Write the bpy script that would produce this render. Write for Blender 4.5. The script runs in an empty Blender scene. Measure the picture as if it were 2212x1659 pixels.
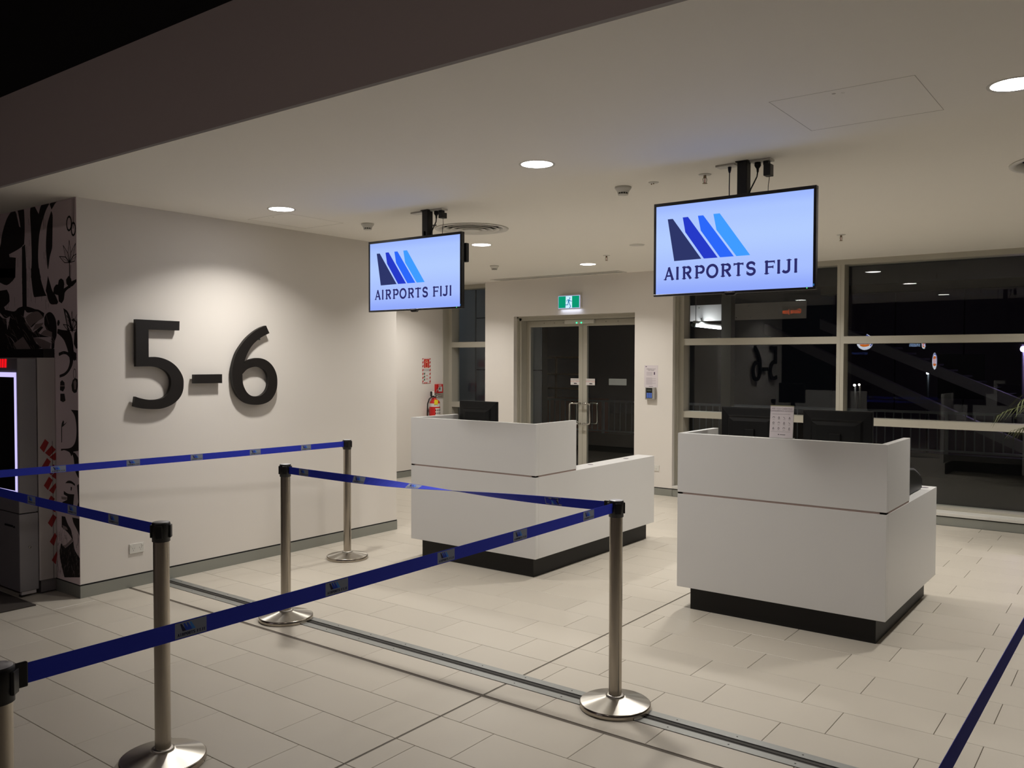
import bpy, math, random
from math import pi, sin, cos, radians
from mathutils import Vector, Matrix, geometry
random.seed(4)
SC = bpy.context.scene
COL = SC.collection

# ------------------------------------------------------------------ camera, world, view
cam_d = bpy.data.cameras.new('camera')
cam = bpy.data.objects.new('camera', cam_d)
COL.objects.link(cam)
SC.camera = cam
cam_d.sensor_fit = 'HORIZONTAL'
cam_d.sensor_width = 36.0
cam_d.lens = 36.0 * 1844.8 / 2212.0
cam_d.clip_start, cam_d.clip_end = 0.02, 300
PITCH, ROLL, YAW = -0.0271, 0.0024, 0.6459
_f = Vector((cos(PITCH) * cos(YAW), cos(PITCH) * sin(YAW), sin(PITCH)))
_r0 = _f.cross(Vector((0, 0, 1))).normalized()
_u0 = _r0.cross(_f)
_r = cos(ROLL) * _r0 + sin(ROLL) * _u0
_u = -sin(ROLL) * _r0 + cos(ROLL) * _u0
_m = Matrix((_r, _u, -_f)).transposed().to_4x4()
_m.translation = Vector((0, 0, 1.72))
cam.matrix_world = _m

W = bpy.data.worlds.new('night')
SC.world = W
W.use_nodes = True
W.node_tree.nodes['Background'].inputs[0].default_value = (0.35, 0.38, 0.5, 1)
W.node_tree.nodes['Background'].inputs[1].default_value = 0.004

SC.view_settings.view_transform = 'Standard'
SC.view_settings.look = 'None'
SC.view_settings.gamma = 1.0
SC.view_settings.use_curve_mapping = False
SC.view_settings.exposure = 0.0
SC.cycles.use_denoising = True
SC.cycles.max_bounces = 8
SC.cycles.diffuse_bounces = 5
SC.cycles.glossy_bounces = 4
SC.cycles.transparent_max_bounces = 16
SC.cycles.transmission_bounces = 4
SC.cycles.sample_clamp_indirect = 4.0
SC.cycles.caustics_reflective = False
SC.cycles.caustics_refractive = False

ZC = 2.88          # ceiling of the gate lounge
XB = 9.88          # back wall plane
LAMP_W = 10.4
LAMP_COL = (1.0, 0.955, 0.89)

# ------------------------------------------------------------------ materials
def lin(c):
    return tuple(((v / 255) / 12.92 if v / 255 <= 0.04045 else ((v / 255 + 0.055) / 1.055) ** 2.4) for v in c)
MATS = {}
def mat(name, rgb, rough=0.5, metal=0.0, spec=0.5, var=0.0, vscale=8.0, bump=0.0, bscale=200.0, rand=0.0, aniso=0.0, coat=0.0, stretch=None, rvar=0.0):
    if name in MATS: return MATS[name]
    m = bpy.data.materials.new(name); m.use_nodes = True
    N, L = m.node_tree.nodes, m.node_tree.links
    b = N['Principled BSDF']
    c = lin(rgb)
    b.inputs['Base Color'].default_value = (*c, 1)
    b.inputs['Roughness'].default_value = rough
    b.inputs['Metallic'].default_value = metal
    b.inputs['Specular IOR Level'].default_value = spec
    b.inputs['Coat Weight'].default_value = coat
    tc = N.new('ShaderNodeTexCoord')
    src = tc.outputs['Object']
    if stretch:
        mp = N.new('ShaderNodeMapping'); mp.inputs['Scale'].default_value = stretch
        L.new(src, mp.inputs[0]); src = mp.outputs[0]
    if var > 0 or rand > 0:
        nz = N.new('ShaderNodeTexNoise'); nz.inputs['Scale'].default_value = vscale; nz.inputs['Detail'].default_value = 5
        L.new(src, nz.inputs['Vector'])
        mr = N.new('ShaderNodeMapRange'); mr.inputs[3].default_value = 1 - var; mr.inputs[4].default_value = 1 + var
        L.new(nz.outputs[0], mr.inputs[0])
        val = mr.outputs[0]
        if rand > 0:
            oi = N.new('ShaderNodeObjectInfo')
            m2 = N.new('ShaderNodeMapRange'); m2.inputs[3].default_value = 1 - rand; m2.inputs[4].default_value = 1 + rand
            L.new(oi.outputs['Random'], m2.inputs[0])
            mu = N.new('ShaderNodeMath'); mu.operation = 'MULTIPLY'
            L.new(val, mu.inputs[0]); L.new(m2.outputs[0], mu.inputs[1]); val = mu.outputs[0]
        vm = N.new('ShaderNodeVectorMath'); vm.operation = 'SCALE'
        vm.inputs[0].default_value = c
        L.new(val, vm.inputs['Scale']); L.new(vm.outputs[0], b.inputs['Base Color'])
        if rvar > 0:
            m3 = N.new('ShaderNodeMapRange'); m3.inputs[3].default_value = rough - rvar; m3.inputs[4].default_value = rough + rvar
            L.new(nz.outputs[0], m3.inputs[0]); L.new(m3.outputs[0], b.inputs['Roughness'])
    if bump > 0:
        n2 = N.new('ShaderNodeTexNoise'); n2.inputs['Scale'].default_value = bscale; n2.inputs['Detail'].default_value = 3
        L.new(src, n2.inputs['Vector'])
        bp = N.new('ShaderNodeBump'); bp.inputs['Strength'].default_value = bump; bp.inputs['Distance'].default_value = 0.002
        L.new(n2.outputs[0], bp.inputs['Height']); L.new(bp.outputs[0], b.inputs['Normal'])
    if aniso > 0:
        b.inputs['Anisotropic'].default_value = aniso
        tg = N.new('ShaderNodeTangent'); tg.direction_type = 'RADIAL'; tg.axis = 'Z'
        L.new(tg.outputs[0], b.inputs['Tangent']); b.inputs['Anisotropic Rotation'].default_value = 0.0
    MATS[name] = m
    return m
def glow(name, rgb, strength=1.0, linear=False):
    if name in MATS: return MATS[name]
    m = bpy.data.materials.new(name); m.use_nodes = True
    N, L = m.node_tree.nodes, m.node_tree.links
    N.remove(N['Principled BSDF'])
    e = N.new('ShaderNodeEmission')
    e.inputs[0].default_value = (*(rgb if linear else lin(rgb)), 1); e.inputs[1].default_value = strength
    L.new(e.outputs[0], N['Material Output'].inputs[0])
    MATS[name] = m
    return m
def glass(name, tint=(0.93, 0.95, 0.95), boost=1.0):
    """architectural glass: see-through with Schlick reflection on each face"""
    m = bpy.data.materials.new(name); m.use_nodes = True
    N, L = m.node_tree.nodes, m.node_tree.links
    N.remove(N['Principled BSDF'])
    tr = N.new('ShaderNodeBsdfTransparent'); tr.inputs[0].default_value = (*tint, 1)
    gl = N.new('ShaderNodeBsdfGlossy'); gl.inputs['Roughness'].default_value = 0.0; gl.inputs[0].default_value = (1, 1, 1, 1)
    lw = N.new('ShaderNodeLayerWeight'); lw.inputs[0].default_value = 0.5
    pw = N.new('ShaderNodeMath'); pw.operation = 'POWER'; pw.inputs[1].default_value = 5
    ma = N.new('ShaderNodeMath'); ma.operation = 'MULTIPLY_ADD'; ma.inputs[1].default_value = 0.96; ma.inputs[2].default_value = 0.026 * boost
    mx = N.new('ShaderNodeMixShader')
    L.new(lw.outputs['Facing'], pw.inputs[0]); L.new(pw.outputs[0], ma.inputs[0]); L.new(ma.outputs[0], mx.inputs[0])
    L.new(tr.outputs[0], mx.inputs[1]); L.new(gl.outputs[0], mx.inputs[2]); L.new(mx.outputs[0], N['Material Output'].inputs[0])
    MATS[name] = m
    return m

M_WALL = mat('wall_paint', (220, 215, 209), 0.6, var=0.015, vscale=1.5, bump=0.15, bscale=350)
M_CEIL = mat("ceiling_paint", (240, 237, 230), 0.75, var=0.012, vscale=1.2)
M_BULK = mat('bulkhead_paint', (196, 182, 178), 0.8, var=0.01)
M_DARKPAINT = mat('dark_hall_paint', (30, 28, 28), 0.9)
M_HALLWALL = mat('hall_wall_paint', (70, 66, 64), 0.8)
M_TILE = mat('floor_tile_ceramic', (188, 181, 169), 0.38, spec=0.4, var=0.035, vscale=3.5, rand=0.03, bump=0.06, bscale=60, rvar=0.06)
M_GROUT = mat('grout', (96, 86, 76), 0.9)
M_JOINT = mat('joint_sealant', (92, 84, 74), 0.7)
M_ALU = mat('brushed_aluminium', (160, 162, 160), 0.42, metal=0.75, stretch=(1, 40, 40), var=0.04, vscale=12)
M_RUB = mat('dark_rubber_insert', (48, 46, 42), 0.7)
M_SKIRT = mat('satin_skirting', (150, 152, 146), 0.45, metal=0.55, var=0.03, vscale=2)
M_BLACKGAP = mat('shadow_gap_black', (14, 12, 12), 0.9)
M_LAM = mat("white_laminate", (204, 203, 202), 0.38, var=0.008, vscale=2, bump=0.05, bscale=500)
M_PLINTH = mat('black_plinth', (19, 17, 17), 0.5, spec=0.35)
M_FRAME = mat('window_frame_powdercoat', (172, 168, 156), 0.5, var=0.01)
M_STEEL = mat('brushed_steel_pole', (176, 168, 156), 0.22, metal=1.0, stretch=(60, 60, 1.5), var=0.10, vscale=8)
M_STEELB = mat('spun_steel_base', (186, 182, 174), 0.30, metal=1.0, aniso=0.95, var=0.03, vscale=4)
M_CHROME = mat('polished_steel', (190, 188, 184), 0.12, metal=1.0)
M_BLACK = mat('black_plastic', (10, 10, 11), 0.42)
M_BLACKM = mat('matt_black_metal', (20, 19, 20), 0.55)
M_MON = mat('monitor_shell', (8, 8, 9), 0.6, spec=0.3, bump=0.1, bscale=900)
M_DIGIT = mat('bronze_black_digit', (22, 18, 16), 0.5, spec=0.35)
M_BELT = mat('royal_blue_webbing', (28, 48, 190), 0.75, var=0.05, vscale=40, stretch=(1, 1, 30), bump=0.2, bscale=400)
M_WHITEP = mat('white_plastic', (212, 210, 204), 0.4)
M_GREYP = mat('grey_plastic', (150, 148, 144), 0.5)
M_PAPER = mat('printed_paper', (208, 200, 204), 0.7)
M_INK = mat('purple_grey_ink', (90, 76, 96), 0.8)
M_INKD = mat('dark_ink', (40, 34, 48), 0.8)
M_RED = mat('signal_red', (186, 26, 24), 0.4)
M_GLASS = glass('window_glass')
M_DGLASS = glass('door_glass', (0.9, 0.92, 0.92))

# ------------------------------------------------------------------ mesh builder
class MB:
    def __init__(s): s.v, s.f, s.mi, s.sm = [], [], [], []
    def add(s, vs, fs, mi=0, smooth=False):
        k = len(s.v); s.v += [tuple(p) for p in vs]
        for f in fs:
            s.f.append([i + k for i in f]); s.mi.append(mi); s.sm.append(smooth)
        return s
    def box(s, x0, x1, y0, y1, z0, z1, mi=0):
        vs = [(x, y, z) for x in (x0, x1) for y in (y0, y1) for z in (z0, z1)]
        return s.add(vs, [(0, 1, 3, 2), (4, 6, 7, 5), (0, 4, 5, 1), (2, 3, 7, 6), (0, 2, 6, 4), (1, 5, 7, 3)], mi)
    def lathe(s, prof, n=32, mi=0, c=(0, 0, 0), smooth=True, axis='z'):
        vs, fs = [], []
        for r, z in prof:
            for k in range(n):
                a = 2 * pi * k / n
                p = (r * cos(a), r * sin(a), z)
                if axis == 'x': p = (z, r * cos(a), r * sin(a))
                if axis == 'y': p = (r * cos(a), z, r * sin(a))
                vs.append((p[0] + c[0], p[1] + c[1], p[2] + c[2]))
        for i in range(len(prof) - 1):
            for k in range(n):
                a, b = i * n + k, i * n + (k + 1) % n
                fs.append((a, b, b + n, a + n))
        return s.add(vs, fs, mi, smooth)
    def tube(s, pts, r, n=8, mi=0, cap=True):
        pts = [Vector(p) for p in pts]; vs, fs = [], []
        up = None
        for i, p in enumerate(pts):
            t = ((pts[i + 1] - p) if i == 0 else (p - pts[i - 1]) if i == len(pts) - 1 else (pts[i + 1] - pts[i - 1])).normalized()
            if up is None: up = Vector((0, 0, 1)) if abs(t.z) < 0.9 else Vector((1, 0, 0))
            a = t.cross(up).normalized(); up = a.cross(t).normalized()
            for k in range(n):
                q = 2 * pi * k / n
                vs.append(p + a * (r * cos(q)) + up * (r * sin(q)))
        for i in range(len(pts) - 1):
            for k in range(n):
                a, b = i * n + k, i * n + (k + 1) % n
                fs.append((a, b, b + n, a + n))
        if cap:
            fs.append(tuple(range(n))[::-1]); fs.append(tuple(range((len(pts) - 1) * n, len(pts) * n)))
        return s.add(vs, fs, mi, True)
    def prism(s, loops, d0, d1, fn, mi=0):
        """loops of 2D points (first outer, rest holes), extruded from depth d0 to d1; fn(a, b, d) -> xyz"""
        ls = [[Vector((a, b, 0)) for a, b in l] for l in loops]
        flat = [p for l in ls for p in l]
        tri = geometry.tessellate_polygon(ls)
        n = len(flat)
        vs = [fn(p.x, p.y, d0) for p in flat] + ([fn(p.x, p.y, d1) for p in flat] if d1 != d0 else [])
        fs = [tuple(t) for t in tri]
        if d1 != d0:
            fs += [tuple(i + n for i in reversed(t)) for t in tri]
            k = 0
            for l in ls:
                m = len(l)
                for i in range(m):
                    a, b = k + i, k + (i + 1) % m
                    fs.append((a, b, b + n, a + n))
                k += m
        return s.add(vs, fs, mi)
    def disc(s, c, r, n=24, mi=0, axis='z', r2=None):
        vs = []
        for k in range(n):
            a = 2 * pi * k / n; p = (r * cos(a), r * sin(a) if r2 is None else r2 * sin(a))
            vs.append({'z': (c[0] + p[0], c[1] + p[1], c[2]), 'x': (c[0], c[1] + p[0], c[2] + p[1]), 'y': (c[0] + p[0], c[1], c[2] + p[1])}[axis])
        return s.add(vs, [tuple(range(n))], mi)
    def mesh(s, name, mats):
        me = bpy.data.meshes.new(name)
        me.from_pydata(s.v, [], s.f)
        for m in (mats if isinstance(mats, (list, tuple)) else [mats]): me.materials.append(m)
        me.polygons.foreach_set('material_index', s.mi)
        me.polygons.foreach_set('use_smooth', s.sm)
        me.update()
        import bmesh
        bm = bmesh.new(); bm.from_mesh(me); bmesh.ops.recalc_face_normals(bm, faces=bm.faces); bm.to_mesh(me); bm.free()
        return me
    def obj(s, name, mats, parent=None, bevel=0, kind=None, loc=None, label=None):
        o = bpy.data.objects.new(name, s.mesh(name, mats)); COL.objects.link(o)
        if parent is not None: o.parent = parent
        if loc is not None: o.location = loc
        if bevel:
            b = o.modifiers.new('bevel', 'BEVEL'); b.width = bevel; b.segments = 2; b.limit_method = 'ANGLE'
        if kind: o['kind'] = kind
        if label: o['label'] = label
        return o
def box(name, x0, x1, y0, y1, z0, z1, m, parent=None, bevel=0, kind=None, label=None):
    """a box part in its parent's coordinates"""
    return MB().box(x0, x1, y0, y1, z0, z1).obj(name, m, parent, bevel, kind, label=label)
def thing(name, label, cat, loc=(0, 0, 0), rz=0, group=None):
    o = bpy.data.objects.new(name, None); COL.objects.link(o)
    o.empty_display_size = 0.1
    o.location = loc; o.rotation_euler = (0, 0, rz); o['label'] = label; o['category'] = cat
    if group: o['group'] = group
    return o
def tag(o, label, cat, group=None):
    o['label'] = label; o['category'] = cat
    if group: o['group'] = group
    return o
def dup(root, loc=None, rz=None, label=None, group=None):
    def rec(o, par):
        c = o.copy(); COL.objects.link(c)
        if par is not None: c.parent = par
        for ch in list(o.children): rec(ch, c)
        return c
    r = rec(root, None)
    if loc is not None: r.location = loc
    if rz is not None: r.rotation_euler = (0, 0, rz)
    if label: r['label'] = label
    if group: r['group'] = group
    return r
def smooth_loop(pts, n=5, corner=38):
    """Catmull-Rom through the points, keeping sharp corners"""
    P = [Vector(p).to_2d() for p in pts]; N = len(P); out = []
    def sharp(i):
        a = P[i] - P[i - 1]; b = P[(i + 1) % N] - P[i]
        return abs(math.degrees(a.angle_signed(b))) > corner
    for i in range(N):
        a, b = P[i], P[(i + 1) % N]
        p0 = P[i - 1] if not sharp(i) else a - (b - a)
        p3 = P[(i + 2) % N] if not sharp((i + 1) % N) else b + (b - a)
        straight = sharp(i) and sharp((i + 1) % N)
        for k in range(1 if straight else n):
            t = k / n
            q = 0.5 * ((2 * a) + (-p0 + b) * t + (2 * p0 - 5 * a + 4 * b - p3) * t * t + (-p0 + 3 * a - 3 * b + p3) * t ** 3)
            out.append((q.x, q.y))
    return out
def stroke2(pts, w, closed=False):
    """2D polyline to a list of quads of width w"""
    out = []
    P = [Vector(p).to_2d() for p in pts]
    if closed: P.append(P[0])
    for a, b in zip(P, P[1:]):
        d = (b - a)
        if d.length < 1e-9: continue
        d.normalize(); n = Vector((-d.y, d.x)) * w / 2; e = d * w * 0.22
        out.append([tuple(a - e - n), tuple(b + e - n), tuple(b + e + n), tuple(a - e + n)])
    return out
def arc(cx, cy, rx, ry, a0, a1, n=10):
    return [(cx + rx * cos(radians(a0 + (a1 - a0) * k / n)), cy + ry * sin(radians(a0 + (a1 - a0) * k / n))) for k in range(n + 1)]
# flared serif capitals, unit box; (polyline, 'T' thick or 't' thin)
GL = {
 'A': [([(0.13, 0), (0.5, 1)], 't'), ([(0.5, 1), (0.87, 0)], 'T'), ([(0.27, 0.32), (0.74, 0.32)], 't'), ([(0, 0.03), (0.26, 0.03)], 's'), ([(0.72, 0.03), (1, 0.03)], 's')],
 'I': [([(0.5, 0), (0.5, 1)], 'T'), ([(0.05, 0.03), (0.95, 0.03)], 's'), ([(0.05, 0.97), (0.95, 0.97)], 's')],
 'R': [([(0.2, 0), (0.2, 1)], 'T'), ([(0.05, 0.95), (0.6, 0.95)], 't'), (arc(0.6, 0.72, 0.27, 0.23, 90, -90), 'T'), ([(0.6, 0.49), (0.2, 0.49)], 't'), ([(0.5, 0.49), (0.9, 0.02)], 'T'), ([(0, 0.03), (0.4, 0.03)], 's'), ([(0.75, 0.03), (1, 0.03)], 's'), ([(0, 0.97), (0.3, 0.97)], 's')],
 'P': [([(0.2, 0), (0.2, 1)], 'T'), ([(0.05, 0.95), (0.6, 0.95)], 't'), (arc(0.6, 0.69, 0.3, 0.26, 90, -90), 'T'), ([(0.6, 0.43), (0.2, 0.43)], 't'), ([(0, 0.03), (0.4, 0.03)], 's'), ([(0, 0.97), (0.3, 0.97)], 's')],
 'O': [(arc(0.5, 0.5, 0.43, 0.48, 0, 360, 24), 'T')],
 'T': [([(0.5, 0), (0.5, 1)], 'T'), ([(0.03, 0.93), (0.97, 0.93)], 't'), ([(0.05, 0.82), (0.05, 1)], 's'), ([(0.95, 0.82), (0.95, 1)], 's'), ([(0.3, 0.03), (0.7, 0.03)], 's')],
 'S': [(arc(0.52, 0.74, 0.36, 0.23, 25, 255, 12) + arc(0.5, 0.27, 0.38, 0.24, 75, -150, 12), 'T'), ([(0.88, 0.72), (0.86, 0.92)], 's'), ([(0.1, 0.08), (0.12, 0.3)], 's')],
 'F': [([(0.2, 0), (0.2, 1)], 'T'), ([(0.05, 0.94), (0.95, 0.94)], 't'), ([(0.2, 0.52), (0.82, 0.52)], 't'), ([(0.95, 0.8), (0.95, 1)], 's'), ([(0.82, 0.42), (0.82, 0.62)], 's'), ([(0, 0.03), (0.42, 0.03)], 's')],
 'J': [([(0.75, 1), (0.75, 0.25)] + arc(0.42, 0.25, 0.33, 0.2, 0, -150, 8), 'T'), ([(0.5, 0.97), (1, 0.97)], 's')],
}
def word_quads(letters, boxes, kt=1.0):
    """letters with (x0, x1, z0, z1) boxes -> quads"""
    out = []
    for ch, (x0, x1, z0, z1) in zip(letters, boxes):
        h = abs(z1 - z0)
        for pl, k in GL[ch]:
            w = h * {'T': 0.17, 't': 0.11, 's': 0.06}[k] * kt
            out += stroke2([(x0 + (x1 - x0) * a, z0 + (z1 - z0) * b) for a, b in pl], w)
    return out
def text_mesh(name, body, size, m, fn, parent=None, align='CENTER', label=None, sx=1.0):
    """built-in sans lettering as a flat mesh; fn(a, b) -> xyz"""
    cu = bpy.data.curves.new(name, 'FONT'); cu.body = body; cu.size = size; cu.align_x = align; cu.align_y = 'CENTER'
    cu.resolution_u = 3
    t = bpy.data.objects.new(name, cu); COL.objects.link(t)
    dg = bpy.context.evaluated_depsgraph_get()
    me = bpy.data.meshes.new_from_object(t.evaluated_get(dg))
    bpy.data.objects.remove(t); bpy.data.curves.remove(cu)
    for v in me.vertices: v.co = fn(v.co.x * sx, v.co.y)
    me.materials.clear(); me.materials.append(m)
    o = bpy.data.objects.new(name, me); COL.objects.link(o)
    if parent is not None: o.parent = parent
    if label: o['label'] = label
    return o

# ------------------------------------------------------------------ measured outlines (metres, on their own planes)
FIVE = [[3.4188,2.0249],[3.7776,2.0232],[3.7756,1.9511],[3.5193,1.9519],[3.5185,1.7421],[3.5786,1.743],[3.6375,1.7323],[3.6971,1.7078],[3.7473,1.6706],[3.7843,1.6237],[3.8045,1.5798],[3.809,1.539],[3.8037,1.486],[3.7827,1.4366],[3.7414,1.3944],[3.6872,1.3642],[3.6207,1.3467],[3.5553,1.3447],[3.4847,1.3508],[3.4341,1.3608],[3.3979,1.3724],[3.4099,1.4454],[3.4412,1.4342],[3.4918,1.4216],[3.5431,1.4162],[3.5951,1.4181],[3.6413,1.4318],[3.6747,1.4585],[3.6952,1.5011],[3.7023,1.5442],[3.6973,1.5844],[3.6762,1.6186],[3.6433,1.6447],[3.6039,1.662],[3.5584,1.6701],[3.507,1.6715],[3.4184,1.6707]]
SIX = [[4.5914,2.0176],[4.6255,1.9538],[4.5556,1.9227],[4.4987,1.8875],[4.4504,1.8462],[4.4103,1.7921],[4.3824,1.7384],[4.3609,1.6863],[4.4019,1.715],[4.4536,1.7333],[4.5138,1.7389],[4.5788,1.7255],[4.6363,1.6914],[4.6777,1.643],[4.7008,1.5875],[4.7064,1.5321],[4.7002,1.4768],[4.6763,1.4221],[4.6343,1.3752],[4.5763,1.3499],[4.5111,1.3409],[4.4469,1.3448],[4.3837,1.3627],[4.3292,1.3993],[4.2909,1.447],[4.2645,1.5071],[4.2513,1.5799],[4.2541,1.6457],[4.2699,1.7181],[4.2972,1.7843],[4.3402,1.8445],[4.3954,1.9054],[4.4671,1.9609],[4.5317,1.9966]]
SIXHOLE = [[4.3514,1.5585],[4.3573,1.5184],[4.3766,1.4746],[4.4039,1.4404],[4.4394,1.4192],[4.4834,1.4124],[4.5278,1.4164],[4.5687,1.439],[4.5977,1.4724],[4.612,1.5167],[4.6123,1.5612],[4.601,1.6025],[4.5741,1.6369],[4.5335,1.6589],[4.4891,1.6645],[4.4411,1.6593],[4.3935,1.6415],[4.3502,1.6038]]
DASH = [[3.9021,1.6049],[4.1557,1.6053],[4.1551,1.5324],[3.9015,1.5341]]
LOGO = [[[2.3501,2.569],[2.3171,2.5686],[2.1327,2.319],[2.3057,2.317]],[[2.2524,2.5707],[2.219,2.5707],[2.0311,2.3185],[2.1161,2.319],[2.2352,2.4825]],[[2.1558,2.5711],[2.1225,2.5705],[1.9336,2.3191],[2.0166,2.3191],[2.1371,2.4832]],[[2.0596,2.5719],[2.0207,2.5717],[1.8373,2.3192],[1.9183,2.3191],[2.0401,2.4789]]]
SCREEN = [[2.4258,2.6476],[1.4856,2.6533],[1.4869,2.1226],[2.43,2.1222]]
TVOUT = [[2.4406,2.668],[1.4622,2.6697],[1.4646,2.1133],[2.4459,2.1074]]
LET = [[2.3723,2.3066,2.2061,2.2765],[2.2924,2.2757,2.2057,2.2784],[2.2524,2.194,2.2069,2.2777],[2.1723,2.1115,2.2069,2.2762],[2.0991,2.0283,2.2083,2.2774],[2.0103,1.9491,2.2071,2.2776],[1.9342,1.8758,2.2081,2.2786],[1.8612,1.8038,2.2092,2.2775],[1.7529,1.6946,2.2071,2.2806],[1.6815,1.6648,2.2081,2.2801],[1.655,1.6033,2.2091,2.2805],[1.5869,1.5706,2.2087,2.2813]]
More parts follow.
